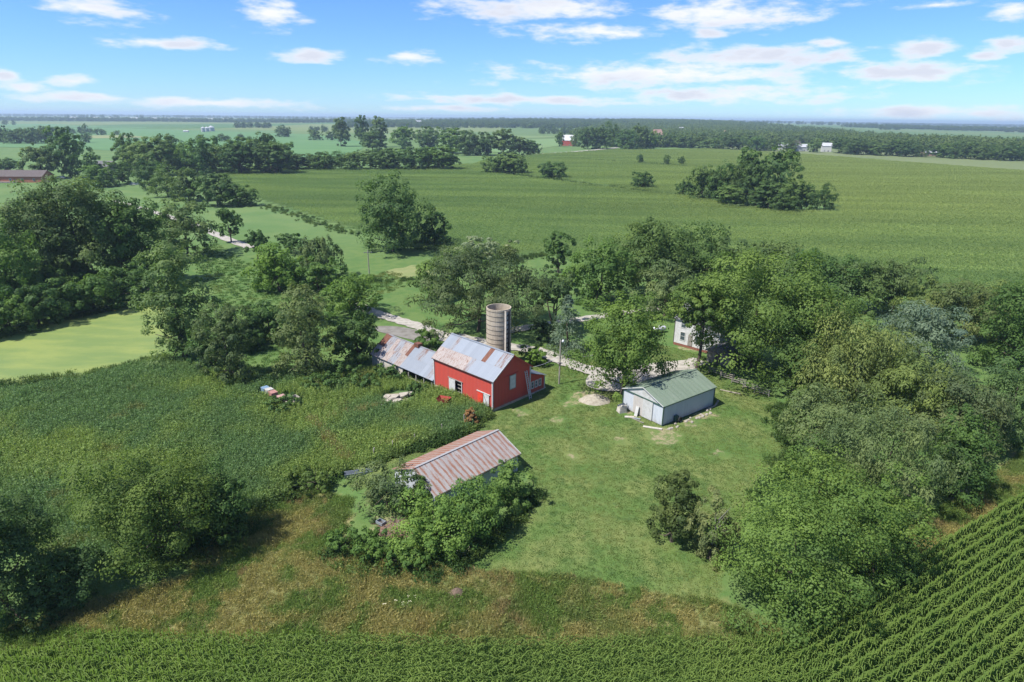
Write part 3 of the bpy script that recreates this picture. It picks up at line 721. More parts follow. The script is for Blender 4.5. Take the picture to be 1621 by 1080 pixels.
def protos(tag_, n, leaves, leaf, kinds):
    out = []
    for i in range(n):
        k = kinds[i % len(kinds)]; Ht = 1.0
        cm, lobes = crown_mesh(f'{tag_}_crown', 900 + i * 13, .95 if k != 'tall' else .7, Ht, (.04 if k != 'bush' else 0), leaves, leaf, k)
        tm = trunk_mesh(f'{tag_}_trunk', 50 + i, Ht, .1, lobes, .02, 5)
        out.append((cm, tm))
    return out


MIDP = protos('mid', 6, 4200, .056, ['round', 'bush', 'tall', 'round', 'bush', 'feather'])
for cm, tm in MIDP: cm.materials.append(LEAF)
rng = random.Random(5)


def far_tree(px, base, top, wpx, label, group, col=None, pi=None, name='broadleaf_tree', cat='tree'):
    p = g(px, base); u = depth(p) / FPX
    Ht = max(2., (base - top) * u * 1.16); Wd = wpx * u
    pi = rng.randrange(6) if pi is None else pi; cm, tm = MIDP[pi]
    o = empty(name, p, rng.random() * 6.28, label, cat, group)
    bw = .7 if pi == 2 else .95
    o.scale = (Wd / bw, Wd / bw, Ht)
    k = rng.uniform(1.0, 1.5); col = col or rng.choice([MIDG, DKG, (.055, .098, .034), (.07, .115, .038)])
    c = link('crown', cm, o); c.color = (col[0] * k, col[1] * k, col[2] * k, 1)
    link('trunk', tm, o)
    return o


def row(pts, label, group, **kw):
    for q in pts: far_tree(*q[:4], label, group, *(q[4:]), **kw)


# trees near the brick house and fencerow on the left
far_tree(68, 283, 238, 50, 'pale rounded tree beside the brick ranch house', None, (.075, .115, .045), 0)
far_tree(112, 280, 216, 58, 'tall dark tree in front of the brick ranch house gable', None, DKG, 3)
far_tree(150, 285, 250, 26, 'slender dark tree next to the grey-roofed house', None, DKG, 2)
far_tree(12, 272, 254, 40, 'dark tree behind the brick ranch house', None, DKG, 1)
far_tree(160, 296, 268, 50, 'leafy tree in front of the grey-roofed house', None, MIDG, 4)
far_tree(190, 292, 262, 40, 'small orchard-like tree right of the grey-roofed house', None, MIDG, 1)
row([(205 + i * 21 + (i * 37 % 11), 272 + (i % 3) * 3, 222 + (i * 29 % 17), 44 + (i * 13 % 16)) for i in range(12)],
    'dense tree in the dark fencerow beyond the brick house', 'fencerow trees beyond the brick house')
row([(448 + i * 23, 268 + (i % 2) * 3, 233 + (i * 31 % 16), 40 + (i * 7 % 14)) for i in range(12)],
    'rounded tree in the hedge line at the back edge of the corn', 'hedge line trees at the back of the corn')
row([(265, 312, 270, 52), (300, 318, 276, 54), (345, 326, 280, 66), (378, 326, 296, 46), (240, 300, 264, 46), (398, 326, 306, 26)],
    'bushy tree in the short hedge leading to the cornfield corner', 'hedge at the cornfield corner')
row([(540, 232, 195, 26, None, 2), (574, 230, 192, 22, None, 2), (603, 233, 194, 26, None, 2)], 'tall slim poplar standing clear above the hedge line', 'slim poplars above the hedge line')
row([(445, 217, 201, 18), (455, 217, 204, 16), (500, 222, 208, 22), (525, 222, 211, 16), (640, 236, 205, 44), (590, 240, 214, 40), (680, 236, 207, 46), (715, 243, 211, 44), (745, 246, 214, 44), (770, 246, 216, 40), (797, 246, 212, 36), (822, 246, 222, 30), (840, 246, 226, 24)],
    'leafy tree of the copse before the country road', 'copse before the country road')
row([(782, 276, 252, 40), (806, 277, 248, 46), (824, 278, 255, 24)], 'dark bush of the clump beside the hedge strip', 'bush clump beside the hedge strip', name='shrub')
far_tree(873, 284, 261, 44, 'single round dark bush on the hedge strip next to the clump', None, DKG, 1)
far_tree(1017, 300, 277, 36, 'single round dark bush halfway to the wooded island', None, DKG, 1)
row([(1013, 259, 246, 11), (1055, 262, 248, 10), (1078, 262, 250, 10)], 'tiny lone tree on the thin hedge across the corn', 'tiny trees on the thin hedge')
row([(1085, 312, 290, 32), (1112, 318, 272, 50), (1138, 320, 268, 46), (1165, 322, 266, 50), (1180, 316, 250, 48), (1196, 326, 268, 54), (1224, 318, 250, 66), (1215, 332, 296, 50), (1246, 334, 292, 50), (1275, 334, 298, 36), (1303, 332, 298, 34), (1150, 328, 300, 44), (1240, 338, 312, 40)],
    'dark tree of the wooded island in the cornfield', 'wooded island in the cornfield')
row([(5 + i * 14, 226 + (i % 2) * 1.5, 204 + (i * 17 % 6), 20 + (i * 5 % 8)) for i in range(7)], 'dark tree of the small wood standing in the bean field', 'small wood in the bean field')
row([(100, 213, 204, 11), (109, 212, 202, 8), (117, 212, 205, 8), (128, 212, 202, 9), (136, 213, 199, 9), (144, 212, 205, 9), (155, 214, 205, 14), (164, 214, 206, 10), (185, 214, 208, 10), (138, 226, 213, 18), (204, 217, 213, 4), (216, 225, 219, 10)],
    'small tree of the loose row beside the pale grass strip', 'loose row in the bean field')
row([(272, 225, 216, 12), (317, 224, 215, 13), (350, 224, 214, 12), (360, 224, 216, 11), (382, 224, 214, 12), (395, 224, 217, 9)], 'small round tree on the line across the bean field', 'round trees across the bean field')
row([(886, 232, 211, 14), (912, 232, 212, 22), (930, 236, 208, 30), (950, 236, 206, 34), (970, 233, 200, 30), (990, 238, 212, 36), (1012, 236, 204, 36), (1030, 236, 212, 26), (870, 208, 198, 16), (925, 206, 196, 18), (838, 205, 198, 12), (845, 246, 228, 24)],
    'tree around the red barn by the country road', 'trees around the far red barn')
row([(1055 + i * 13, 232 + i * .53 + (i % 3) * .6, 214 + i * .40 + (i * 11 % 7), 22 + (i * 7 % 9)) for i in range(44) if i not in (14, 16, 17, 19, 20, 32)],
    'tree along the front edge of the distant wood', 'front edge of the distant wood')

# ------------------------------------------------------------------ scattered stuff
def source(name, V, F, var, mat=None):
    me = raw_mesh(name, V, F, dict(var=var)); me.materials.append(mat or LEAFI)
    o = bpy.data.objects.new(name, me); return o


def scatter(name, P, rot, scl, tint, sources, idx, kind='stuff', rot3=None):
    n = len(P); me = bpy.data.meshes.new(name); me.vertices.add(n); me.vertices.foreach_set('co', np.ascontiguousarray(P, np.float32).ravel())
    scl = np.asarray(scl, np.float32)
    if scl.ndim == 1: scl = np.repeat(scl[:, None], 3, 1)
    rr = np.zeros((n, 3), np.float32); rr[:, 2] = rot
    for k, t, a, f in (('rr', 'FLOAT_VECTOR', rr, 'vector'), ('ss', 'FLOAT_VECTOR', scl, 'vector')):
        at = me.attributes.new(k, t, 'POINT'); at.data.foreach_set(f, np.ascontiguousarray(a, np.float32).ravel())
    at = me.attributes.new('tint', 'FLOAT_COLOR', 'POINT'); at.data.foreach_set('color', np.ascontiguousarray(np.c_[tint, np.ones(n)], np.float32).ravel())
    at = me.attributes.new('ix', 'INT', 'POINT'); at.data.foreach_set('value', np.asarray(idx, np.int32))
    c = bpy.data.collections.new(name + '_sources')
    for i, s in enumerate(sources):
        s.name = f'{name}_{i:02d}'; c.objects.link(s)
    G = bpy.data.node_groups.new(name, 'GeometryNodeTree')
    G.interface.new_socket('Geometry', in_out='INPUT', socket_type='NodeSocketGeometry'); G.interface.new_socket('Geometry', in_out='OUTPUT', socket_type='NodeSocketGeometry')
    a = G.nodes.new('NodeGroupInput'); b = G.nodes.new('NodeGroupOutput'); ip = G.nodes.new('GeometryNodeInstanceOnPoints'); ci = G.nodes.new('GeometryNodeCollectionInfo')
    ci.inputs['Collection'].default_value = c; ci.inputs['Separate Children'].default_value = True; ci.inputs['Reset Children'].default_value = True
    ip.inputs['Pick Instance'].default_value = True
    def attr(nm, ty):
        q = G.nodes.new('GeometryNodeInputNamedAttribute'); q.data_type = ty; q.inputs['Name'].default_value = nm; return q.outputs[0]
    er = G.nodes.new('FunctionNodeEulerToRotation')
    L = G.links.new
    L(a.outputs[0], ip.inputs['Points']); L(ci.outputs[0], ip.inputs['Instance']); L(attr('ix', 'INT'), ip.inputs['Instance Index'])
    L(attr('rr', 'FLOAT_VECTOR'), er.inputs[0]); L(er.outputs[0], ip.inputs['Rotation']); L(attr('ss', 'FLOAT_VECTOR'), ip.inputs['Scale'])
    L(ip.outputs[0], b.inputs[0])
    o = link(name, me); md = o.modifiers.new('scatter', 'NODES'); md.node_group = G
    return struct(o, kind)


def in_poly_points(Ps, spacing, seed, jitter=.5, holes=()):
    r = np.random.default_rng(seed); A = np.vstack(Ps)
    xs = np.arange(A[:, 0].min(), A[:, 0].max(), spacing); ys = np.arange(A[:, 1].min(), A[:, 1].max(), spacing)
    x, y = [q.ravel() for q in np.meshgrid(xs, ys)]
    x = x + r.uniform(-jitter, jitter, len(x)) * spacing; y = y + r.uniform(-jitter, jitter, len(y)) * spacing
    k = np.zeros(len(x), bool)
    for P in Ps: k |= inside(P, x, y)
    for P in holes: k &= ~inside(P, x, y)
    return x[k], y[k], r


def blade_tuft(seed, nb, h, spread, w, lean=.5, leafy=0.):
    """upright blades; leafy > 0 adds short side leaves along the stems"""
    r = np.random.default_rng(seed); a = r.random(nb) * 6.283; rad = spread * np.sqrt(r.random(nb))
    B = np.c_[np.cos(a) * rad, np.sin(a) * rad, np.zeros(nb)]; hh = h * r.uniform(.55, 1.1, nb)
    T = unit(np.c_[r.normal(size=(nb, 2)) * lean, np.ones(nb)]); Nn = unit(np.c_[r.normal(size=(nb, 2)), r.normal(size=nb) * .3 + .3])
    V, F = kites(B + T * hh[:, None] * .5, Nn, T, hh, np.full(nb, w) * r.uniform(.7, 1.3, nb)); var = r.random(nb)
    if leafy:
        m = int(nb * leafy); s = r.integers(0, nb, m); t = r.uniform(.3, 1., m)
        P = B[s] + T[s] * (hh[s] * t)[:, None] + r.normal(size=(m, 3)) * .06
        D = unit(np.c_[r.normal(size=(m, 2)), r.normal(size=m) * .4]); Nl = unit(r.normal(size=(m, 3)) * .5 + [0, 0, 1])
        V2, F2 = kites(P + D * .1, Nl, D, r.uniform(.16, .34, m), r.uniform(.07, .14, m)); F = np.vstack([F, F2 + len(V)]); V = np.vstack([V, V2]); var = np.r_[var, r.random(m)]
    return V, F, np.repeat(var, 4)


def lerp(a, b, t): return np.asarray(a)[None] * (1 - t[:, None]) + np.asarray(b)[None] * t[:, None]


# tall reeds and ragweed in the low field
src = [source('reed', *blade_tuft(i, 34, 1.3, .55, .075, .15, 1.3)) for i in range(4)]
x, y, r = in_poly_points([WEED], .62, 11)
f = fbm(x, y, 14, 21); f2 = fbm(x, y, 4, 23)
tint = lerp((.125, .208, .092), (.195, .270, .088), smooth(.40, .64, f)); w_ = smooth(.72, .82, f2)[:, None] * .7; tint = tint * (1 - w_) + np.array((.17, .185, .07)) * w_
hs_ = (.75 + .5 * fbm(x, y, 7, 25)) * r.uniform(.8, 1.15, len(x))
low = np.zeros(len(x), bool)
for q, rr_ in (((632, 630), 3.0), ((445, 632), 2.0), ((425, 622), 1.6), ((465, 640), 1.6)):
    c = g(*q); low |= np.hypot(x - c.x, y - c.y) < rr_
k = ~low
scatter('reeds', np.c_[x, y, terrain(x, y)][k], (r.random(len(x)) * 6.28)[k], hs_[k], (tint * r.uniform(.85, 1.15, (len(x), 1)))[k], src, r.integers(0, 4, len(x))[k])

# rough dry grass before the corn and by the right headland
src = [source('rough', *blade_tuft(40 + i, 46, .62, .36, .035, .45, .12)) for i in range(4)]
x, y, r = in_poly_points([DRY, DRY2], .40, 12)
f = fbm(x, y, 7, 31); f2 = fbm(x, y, 2.6, 33)
tint = lerp((.130, .185, .060), (.285, .262, .115), smooth(.36, .60, f)); w_ = smooth(.47, .62, f2)[:, None]; tint = tint * (1 - w_) + np.array((.125, .195, .055)) * w_
w_ = smooth(.70, .80, fbm(x, y, 3.3, 37))[:, None]; tint = tint * (1 - w_) + np.array((.23, .185, .10)) * w_ 
scatter('rough_grass', np.c_[x, y, terrain(x, y)], r.random(len(x)) * 6.28, r.uniform(.6, 1.3, len(x)) * (.6 + .8 * fbm(x, y, 5, 35)), tint * r.uniform(.85, 1.15, (len(x), 1)), src, r.integers(0, 4, len(x)))

# short lawn grass
src = [source('lawn', *blade_tuft(200 + i, 30, .10, .34, .05, .9)) for i in range(3)]
x, y, r = in_poly_points([LAWN], .42, 15)
ok = np.ones(len(x), bool)
for (q0, rr_) in BARE:
    c = g(*q0); ok &= np.hypot(x - c.x, y - c.y) > rr_ * .75
f = fbm(x, y, 6, 91) * .6 + .4 * fbm(x, y, 1.7, 93)
tint = lerp((.066, .124, .032), (.142, .174, .056), smooth(.36, .64, f)) * r.uniform(.8, 1.2, (len(x), 1))
scatter('lawn_grass', np.c_[x, y, terrain(x, y)][ok], (r.random(len(x)) * 6.28)[ok], r.uniform(.6, 1.3, len(x))[ok], tint[ok], src, r.integers(0, 3, len(x))[ok])

# long grass round the pond and between the trees
x, y, r = in_poly_points([HERB], 1.5, 13, holes=[POND, WEED])
src = [source('meadow', *blade_tuft(60 + i, 44, .5, .8, .08, .5, .4)) for i in range(3)]
f = fbm(x, y, 16, 41)
tint = lerp((.060, .125, .030), (.150, .175, .055), smooth(.48, .68, f))
scatter('meadow_grass', np.c_[x, y, terrain(x, y)], r.random(len(x)) * 6.28, r.uniform(.5, 1.2, len(x)), tint * r.uniform(.85, 1.15, (len(x), 1)), src, r.integers(0, 3, len(x)))
# brambles along the pond bank and fence
def band(pts, wid, spacing, seed):
    C = [g(*q) for q in pts]; P = []
    r = np.random.default_rng(seed)
    for a, b in zip(C, C[1:]):
        n = max(1, int((b - a).length * wid / spacing ** 2)); t = r.random(n)
        P.append(np.c_[a.x + (b.x - a.x) * t + r.normal(size=n) * wid * .3, a.y + (b.y - a.y) * t + r.normal(size=n) * wid * .3])
    P = np.vstack(P); return P[:, 0], P[:, 1], r


src = [source('bramble', *blade_tuft(80 + i, 22, .9, .6, .12, .5, 3.0)) for i in range(3)]
xs, ys = [], []
for q, w_, s_ in (([(0, 610), (120, 600), (240, 572), (330, 590), (400, 592)], 3.5, .8), ([(575, 745), (640, 716), (700, 700), (750, 676), (775, 655)], 1.6, .45), ([(420, 800), (470, 782), (540, 752)], 3., .7),
                    ([(720, 905), (760, 870), (810, 830), (848, 780)], 1.3, .5), ([(520, 870), (600, 895), (700, 905)], 3., .7), ([(0, 535), (100, 505), (245, 480)], 2.5, .9), ([(250, 905), (330, 880), (400, 830)], 3, .8),
                    ([(560, 372), (480, 345), (420, 326)], 6, 1.6), ([(690, 440), (600, 447), (520, 440)], 2.5, 1.), ([(700, 404), (780, 420), (860, 404)], 5, 1.3), ([(1230, 640), (1250, 720), (1200, 800)], 2.5, .8)):
    a, b, r = band(q, w_, s_, len(xs) + 3); xs.append(a); ys.append(b)
x = np.concatenate(xs); y = np.concatenate(ys)
tint = lerp((.050, .095, .030), (.10, .15, .045), smooth(.4, .7, fbm(x, y, 6, 51)))
scatter('brambles', np.c_[x, y, terrain(x, y)], r.random(len(x)) * 6.28, r.uniform(.6, 1.3, len(x)), tint * r.uniform(.8, 1.2, (len(x), 1)), src, r.integers(0, 3, len(x)))
# tan grass along the old fence line in the low field
src = [source('tan', *blade_tuft(140 + i, 40, 1.35, .5, .045, .25, .1)) for i in range(2)]
x, y, r = band([(492, 668), (512, 690), (535, 712), (552, 735)], 1.4, .42, 88); x2, y2, r = band([(512, 668), (560, 655), (605, 645)], 1.2, .7, 89)
x = np.r_[x, x2]; y = np.r_[y, y2]
scatter('tan_grass', np.c_[x, y, terrain(x, y)], r.random(len(x)) * 6.28, r.uniform(.8, 1.2, len(x)), np.tile((.27, .245, .12), (len(x), 1)) * r.uniform(.8, 1.15, (len(x), 1)), src, r.integers(0, 2, len(x)))
# white flower heads by the shed corner
src = [source('flower', *kites(np.array([[0, 0, .8], [.1, .05, .75], [-.08, .1, .7]]), np.array([[0, -.3, 1.]] * 3), np.array([[1., 0, 0]] * 3), np.full(3, .09), np.full(3, .085)), np.ones(12))]
x, y, r = band([(728, 888), (740, 872), (750, 862)], .8, .35, 77); x2, y2, r = band([(640, 958), (660, 962), (595, 972)], 1.6, .9, 78)
x = np.r_[x, x2]; y = np.r_[y, y2]
scatter('flowers', np.c_[x, y, terrain(x, y)], r.random(len(x)) * 6.28, r.uniform(.8, 1.3, len(x)), np.tile((.62, .62, .56), (len(x), 1)), src, np.zeros(len(x)))


# corn: near rows follow the edge of the field and bend round its corner
def corn_plants(seed, xs, h, nl, seg=2):
    r = np.random.default_rng(seed); V = []; F = []; var = []
    for cx in xs:
        cx = cx + r.normal() * .03; cyy = r.normal() * .035; hh = h * r.uniform(.88, 1.08); a0 = r.random() * 6.28
        for i in range(nl):
            z = hh * (.25 + .68 * i / nl); a = math.pi * i + r.normal() * .55; L = hh * r.uniform(.20, .31); w = .095
            dx, dy = math.cos(a), math.sin(a); px_, py_ = -dy, dx; b = len(V)
            for t, rise in ((0, 0), (.5, .20), (1., .04 - .12 * r.random())):
                ww = w * (1 - .75 * t) if t else w * .6
                c = (cx + dx * L * t, cyy + dy * L * t, z + L * rise * 1.6)
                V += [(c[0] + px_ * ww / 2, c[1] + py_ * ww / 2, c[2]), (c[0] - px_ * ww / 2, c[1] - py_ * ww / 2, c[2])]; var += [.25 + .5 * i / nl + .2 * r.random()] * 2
            F += [(b, b + 1, b + 3, b + 2), (b + 2, b + 3, b + 5, b + 4)]
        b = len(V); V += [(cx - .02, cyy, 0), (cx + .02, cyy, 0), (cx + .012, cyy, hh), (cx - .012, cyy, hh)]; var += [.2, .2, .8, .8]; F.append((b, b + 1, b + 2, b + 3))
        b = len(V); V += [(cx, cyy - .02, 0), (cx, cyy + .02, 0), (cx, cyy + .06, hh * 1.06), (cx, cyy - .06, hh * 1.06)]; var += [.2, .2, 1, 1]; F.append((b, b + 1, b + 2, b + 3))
    return np.array(V), np.array(F), np.array(var)


src = [source('corn', *corn_plants(i, np.arange(-.48, .5, .165), 2.15, 10)) for i in range(6)]
rows = []
Y0 = 38.6; XB = 18.5; RB = 9.0; TURN = R(31)
r = np.random.default_rng(3)
for k in range(44):
    d = k * .90; rad = RB + d; s = 0.
    # straight part, arc, straight part
    xs = np.arange(-75 + d * .0, XB, .95); yy = np.full(len(xs), Y0 - d)
    left = xs > -34 - d * .0 - np.clip((38.6 - (Y0 - d)), 0, 99) * 2.2
    rows.append(np.c_[xs, yy, np.zeros(len(xs))][left])
    na = max(2, int(rad * TURN / .95)); a = np.linspace(0, TURN, na, endpoint=False)
    rows.append(np.c_[XB + np.sin(a) * rad, Y0 + RB - np.cos(a) * rad, a])
    t = np.arange(0, 80, .95); e = (XB + math.sin(TURN) * rad, Y0 + RB - math.cos(TURN) * rad)
    rows.append(np.c_[e[0] + math.cos(TURN) * t, e[1] + math.sin(TURN) * t, np.full(len(t), TURN)])
A = np.vstack(rows); A = A[A[:, 1] > 24]
vis = np.abs(A[:, 0]) < A[:, 1] * .95 + 14; A = A[vis]
n = len(A); tint = lerp((.105, .180, .052), (.170, .250, .074), r.random(n) * .5 + .5 * fbm(A[:, 0], A[:, 1], 6, 61))
scatter('corn_rows', np.c_[A[:, :2], terrain(A[:, 0], A[:, 1])], A[:, 2] + math.pi * r.integers(0, 2, n), r.uniform(.9, 1.1, n), tint, src, r.integers(0, 6, n))
print('near corn', n)


# the big cornfield behind the farm: patches of eight rows
def corn_patch(seed):
    r = np.random.default_rng(seed); V = []; F = []; var = []
    for i in range(8):
        for j in range(13):
            cx, cy_ = (j - 6) * .47 + r.normal() * .06, (i - 3.5) * .76 + r.normal() * .05; h = 2.1 * r.uniform(.85, 1.08)
            P = np.c_[np.full(5, cx), np.full(5, cy_), h * r.uniform(.55, .95, 5)] + r.normal(size=(5, 3)) * [.14, .10, .05]
            D = unit(np.c_[r.normal(size=(5, 2)), r.normal(size=5) * .5 + .25]); Nn = unit(np.c_[r.normal(size=(5, 2)) * .6, np.ones(5)])
            v, f = kites(P, Nn, D, r.uniform(.4, .7, 5), r.uniform(.12, .20, 5)); F.append(f + len(V) * 20); V.append(v); var.append(np.repeat(r.random(5), 4))
    return np.vstack(V), np.vstack(F), np.concatenate(var)


BIGC = poly([(335, 271), (415, 264), (480, 269), (560, 272), (690, 265), (745, 262), (790, 251), (860, 246), (978, 238), (1060, 238), (1115, 237), (1250, 244), (1450, 260), (1621, 273), (1900, 296), (1900, 500),
             (1621, 476), (1400, 452), (1200, 440), (1000, 436), (912, 414), (860, 402), (780, 414), (710, 408), (650, 394), (575, 372), (500, 345), (425, 324), (380, 300)])
ISLE = poly([(1070, 302), (1110, 312), (1150, 330), (1215, 337), (1320, 338), (1318, 322), (1250, 318), (1120, 300)])
def strip(pts, w):
    C = [g(*q) for q in pts]; up = [(c.x, c.y + w) for c in C]; dn = [(c.x, c.y - w) for c in C]; return np.array(up + dn[::-1])
HS1 = strip([(770, 274), (870, 286), (1000, 303), (1075, 312)], 6); HS2 = strip([(900, 252), (1000, 259), (1090, 265)], 7)
src = [source('corn_patch', *corn_patch(i)) for i in range(4)]
RA = R(-7); ca, sa = math.cos(RA), math.sin(RA)
inv = BIGC @ np.array([[ca, -sa], [sa, ca]])
us = np.arange(inv[:, 0].min(), inv[:, 0].max(), 6.1); vs2 = np.arange(inv[:, 1].min(), inv[:, 1].max(), 6.08)
U, V_ = [q.ravel() for q in np.meshgrid(us, vs2)]; x = U * ca - V_ * sa; y = U * sa + V_ * ca
k = inside(BIGC, x, y) & ~inside(ISLE, x, y) & ~inside(HS1, x, y) & ~inside(HS2, x, y) & (np.abs(x) < y * .95 + 30)
x = x[k]; y = y[k]; n = len(x); r = np.random.default_rng(8); print('corn patches', n)
f = fbm(x * .35, y, 30, 71); f3 = fbm(x * .08, y, 9, 75)
east = smooth(-.1, .55, x / y) * smooth(170, 330, y)
tint = lerp((.120, .192, .070), (.165, .232, .082), smooth(.35, .65, f * .5 + f3 * .5)); tint = tint * (1 - .75 * east[:, None]) + np.array((.225, .270, .096)) * .75 * east[:, None]
sv = np.sin((-x * sa + y * ca + 14 * fbm(x, y, 120, 79)) * 2 * math.pi / 19) * .5 + .5
tint *= (.74 + .40 * f3 + .14 * sv * fbm(x, y, 60, 81))[:, None]
scatter('cornfield', np.c_[x, y, terrain(x, y)], RA + math.pi * r.integers(0, 2, n), np.c_[np.ones((n, 2)), .9 + .35 * f], tint, src, r.integers(0, 4, n))
# weedy strips between the fields
x, y, r = in_poly_points([HS1, HS2], 3.2, 19)
src = [source('strip_weed', *blade_tuft(120 + i, 40, 1.6, 1.6, .35, .5, 1.0)) for i in range(2)]
scatter('hedge_strip', np.c_[x, y, terrain(x, y)], r.random(len(x)) * 6.28, r.uniform(.6, 1.6, len(x)), np.tile((.060, .105, .036), (len(x), 1)) * r.uniform(.7, 1.3, (len(x), 1)), src, r.integers(0, 2, len(x)))

# woods on the skyline
def wood(name, Ps, spacing, seed, hgt, cols, holes=(), thin=0):
    x, y, r = in_poly_points(Ps, spacing, seed, .48, holes); n = len(x)
    if thin: k = fbm(x * .6, y, thin, seed + 3) > (.50 if seed > 101 else .40); x = x[k]; y = y[k]; n = len(x)
    f = fbm(x, y, 160, seed); t = lerp(cols[0], cols[1], np.clip(r.random(n) * .6 + f * .5, 0, 1))
    h = hgt * r.uniform(.65, 1.15, n)
    return scatter(name, np.c_[x, y, terrain(x, y)], r.random(n) * 6.28, np.c_[h * r.uniform(.85, 1.2, n), h * r.uniform(.85, 1.2, n), h], t, FARS(name), r.integers(0, 5, n))


def FARS(nm):
    out = []
    for i in range(5):
        cm, _ = crown_mesh(nm + '_crown', 700 + i, .9, 1., .02, 420, .115, 'round' if i % 2 else 'bush'); cm.materials.append(LEAFI)
        out.append(bpy.data.objects.new(nm, cm))
    return out


CW = ((.062, .112, .040), (.100, .155, .052))
CLEAR = [poly([(1232, 236), (1290, 236), (1290, 230), (1232, 229)]), poly([(1420, 228), (1490, 219), (1700, 224), (1700, 242), (1621, 236)])]
wood('distant_wood', [poly([(900, 222), (960, 232), (1040, 236), (1120, 229), (1250, 231), (1400, 241), (1621, 253), (1900, 272), (1900, 255), (1621, 238), (1420, 226), (1330, 214), (1200, 205), (1050, 200), (960, 203)])], 13, 101, 18, ((.080, .135, .050), (.125, .180, .062)), CLEAR, 150)
def rband(d0, d1, a0, a1):
    return np.array([(math.tan(R(a)) * d0, d0) for a in np.linspace(a0, a1, 12)] + [(math.tan(R(a)) * d1, d1) for a in np.linspace(a1, a0, 12)])
wood('skyline_wood', [rband(2150, 2330, -42, -20), rband(1750, 1880, -17, 6), rband(2300, 3300, -14, 26), rband(3300, 3600, -44, 2), rband(2900, 3700, 26, 44)], 26, 102, 18, CW, (), 520)
wood('horizon_wood', [rband(4600, 5200, -46, 46), rband(6500, 7300, -46, 46), rband(9000, 10200, -46, 46), rband(12800, 14000, -46, 46)], 75, 103, 22, CW, (), 900)

# ------------------------------------------------------------------ buildings
def ribbed_panel(name, w, L, rib=.03, n=5):
    """roofing sheet, X across (-w/2..w/2), Y down the slope (0..L), ribs standing up in Z"""
    xs = []; 
    for i in range(n):
        x0 = -w / 2 + w * i / n; s = w / n
        xs += [(x0, 0.), (x0 + s * .62, 0.), (x0 + s * .72, rib), (x0 + s * .90, rib)]
    xs.append((w / 2 - .004, 0.))
    V = [(x, 0, z) for x, z in xs] + [(x, L, z) for x, z in xs]; k = len(xs)
    me = bpy.data.meshes.new(name); me.from_pydata(V, [], [(i, i + 1, k + i + 1, k + i) for i in range(k - 1)]); me.update(); return me


_pan = {}
def panel(parent, w, L, mat, org, along, down, name='roof_panel', lift=.0):
    key = (round(w, 3), round(L, 3), mat.name)
    if key not in _pan:
        me = ribbed_panel('roof_panel', w, L); me.materials.append(mat); _pan[key] = me
    o = bpy.data.objects.new(name, _pan[key]); COL.objects.link(o); o.parent = parent
    a = Vector(along).normalized(); d = Vector(down).normalized(); n = a.cross(d)
    if n.z < 0: a = -a; n = a.cross(d)
    m = Matrix((a, d, n)).transposed().to_4x4(); m.translation = Vector(org) + n * lift; o.matrix_local = m
    return o


def ribwall(a, b, z0, z1, out, pitch=.3, dep=.025):
    """vertical ribbed siding from a to b (2-D), relief toward `out`"""
    a, b = Vector((*a, 0)), Vector((*b, 0)); d = b - a; n = max(1, round(d.length / pitch)); o = Vector((*out, 0)) * dep
    prof = []
    for i in range(n):
        p = a + d * (i / n); s = d / n
        prof += [p, p + s * .80, p + s * .84 - o, p + s * .96 - o]
    prof.append(b)
    zz1 = z1 if callable(z1) else (lambda q: z1); k = len(prof)
    V = [(p.x, p.y, z0) for p in prof] + [(p.x, p.y, zz1(p)) for p in prof]
    return V, [(i, i + 1, k + i + 1, k + i) for i in range(k - 1)]


def frame_box(mb, x0, x1, z0, z1, y0, y1, w):
    mb.box(x0, x1, y0, y1, z0, z0 + w); mb.box(x0, x1, y0, y1, z1 - w, z1); mb.box(x0, x0 + w, y0, y1, z0 + w, z1 - w); mb.box(x1 - w, x1, y0, y1, z0 + w, z1 - w)


# ---- red barn: local X along the gable (8 m), local Y along the lit side (12.9 m)
BO = Vector((-2.7, 82.6, 0)); BA = R(46.5)
barn = empty('red_barn', BO, BA, 'red board-sided barn with a patched grey metal roof', 'barn')
BW, BL, BE, BRZ = 7.9, 12.9, 5.0, 7.75
mb = MB()
def z_g(p): return BE + (BRZ - BE) * (1 - abs(p.x - BW / 2) / (BW / 2))
doors = [(.62, 1.62 + .5, 2.35), (6.55, 7.95, 2.45)]
ys = [0.] + [q for d in doors for q in d[:2]] + [BL]
for i in range(0, len(ys), 2): mb.add(*ribwall((0, ys[i + 1]), (0, ys[i]), .35, BE, (-1, 0)))
for d in doors: mb.add(*ribwall((0, d[1]), (0, d[0]), d[2], BE, (-1, 0)))
mb.add(*ribwall((0, 0), (BW / 2, 0), .35, z_g, (0, -1))); mb.add(*ribwall((BW / 2, 0), (BW, 0), .35, z_g, (0, -1)))
mb.add(*ribwall((BW, 0), (BW, BL), .35, BE, (1, 0))); mb.add(*ribwall((BW, BL), (BW / 2, BL), .35, z_g, (0, 1))); mb.add(*ribwall((BW / 2, BL), (0, BL), .35, z_g, (0, 1)))
mb.build('wall', RED, barn)
mb = MB()
for i in range(0, len(ys), 2): mb.box(-.05, .22, ys[i], ys[i + 1], -1.6, .34)
mb.box(.22, BW + .05, -.05, .22, -1.6, .34); mb.box(BW - .22, BW + .05, .22, BL, -1.6, .34); mb.box(.22, BW - .22, BL - .22, BL + .05, -1.6, .34)
mb.build('foundation', plain('stone_foundation', (.42, .33, .24), (.30, .24, .18), 2.2, .95, bmp=.5), barn)
MB().box(.25, BW - .25, .25, BL - .25, .0, .06).build('barn_floor', DARK, barn)
MB().box(.9, 1.0, 5.2, 9.4, .06, 3.2).build('stall_partition', DARK, barn)
for k in range(3): MB().box(.28, .34, 6.55, 7.95, .55 + k * .6, .68 + k * .6).build('stall_rail', WOODG, barn)
mb = MB()
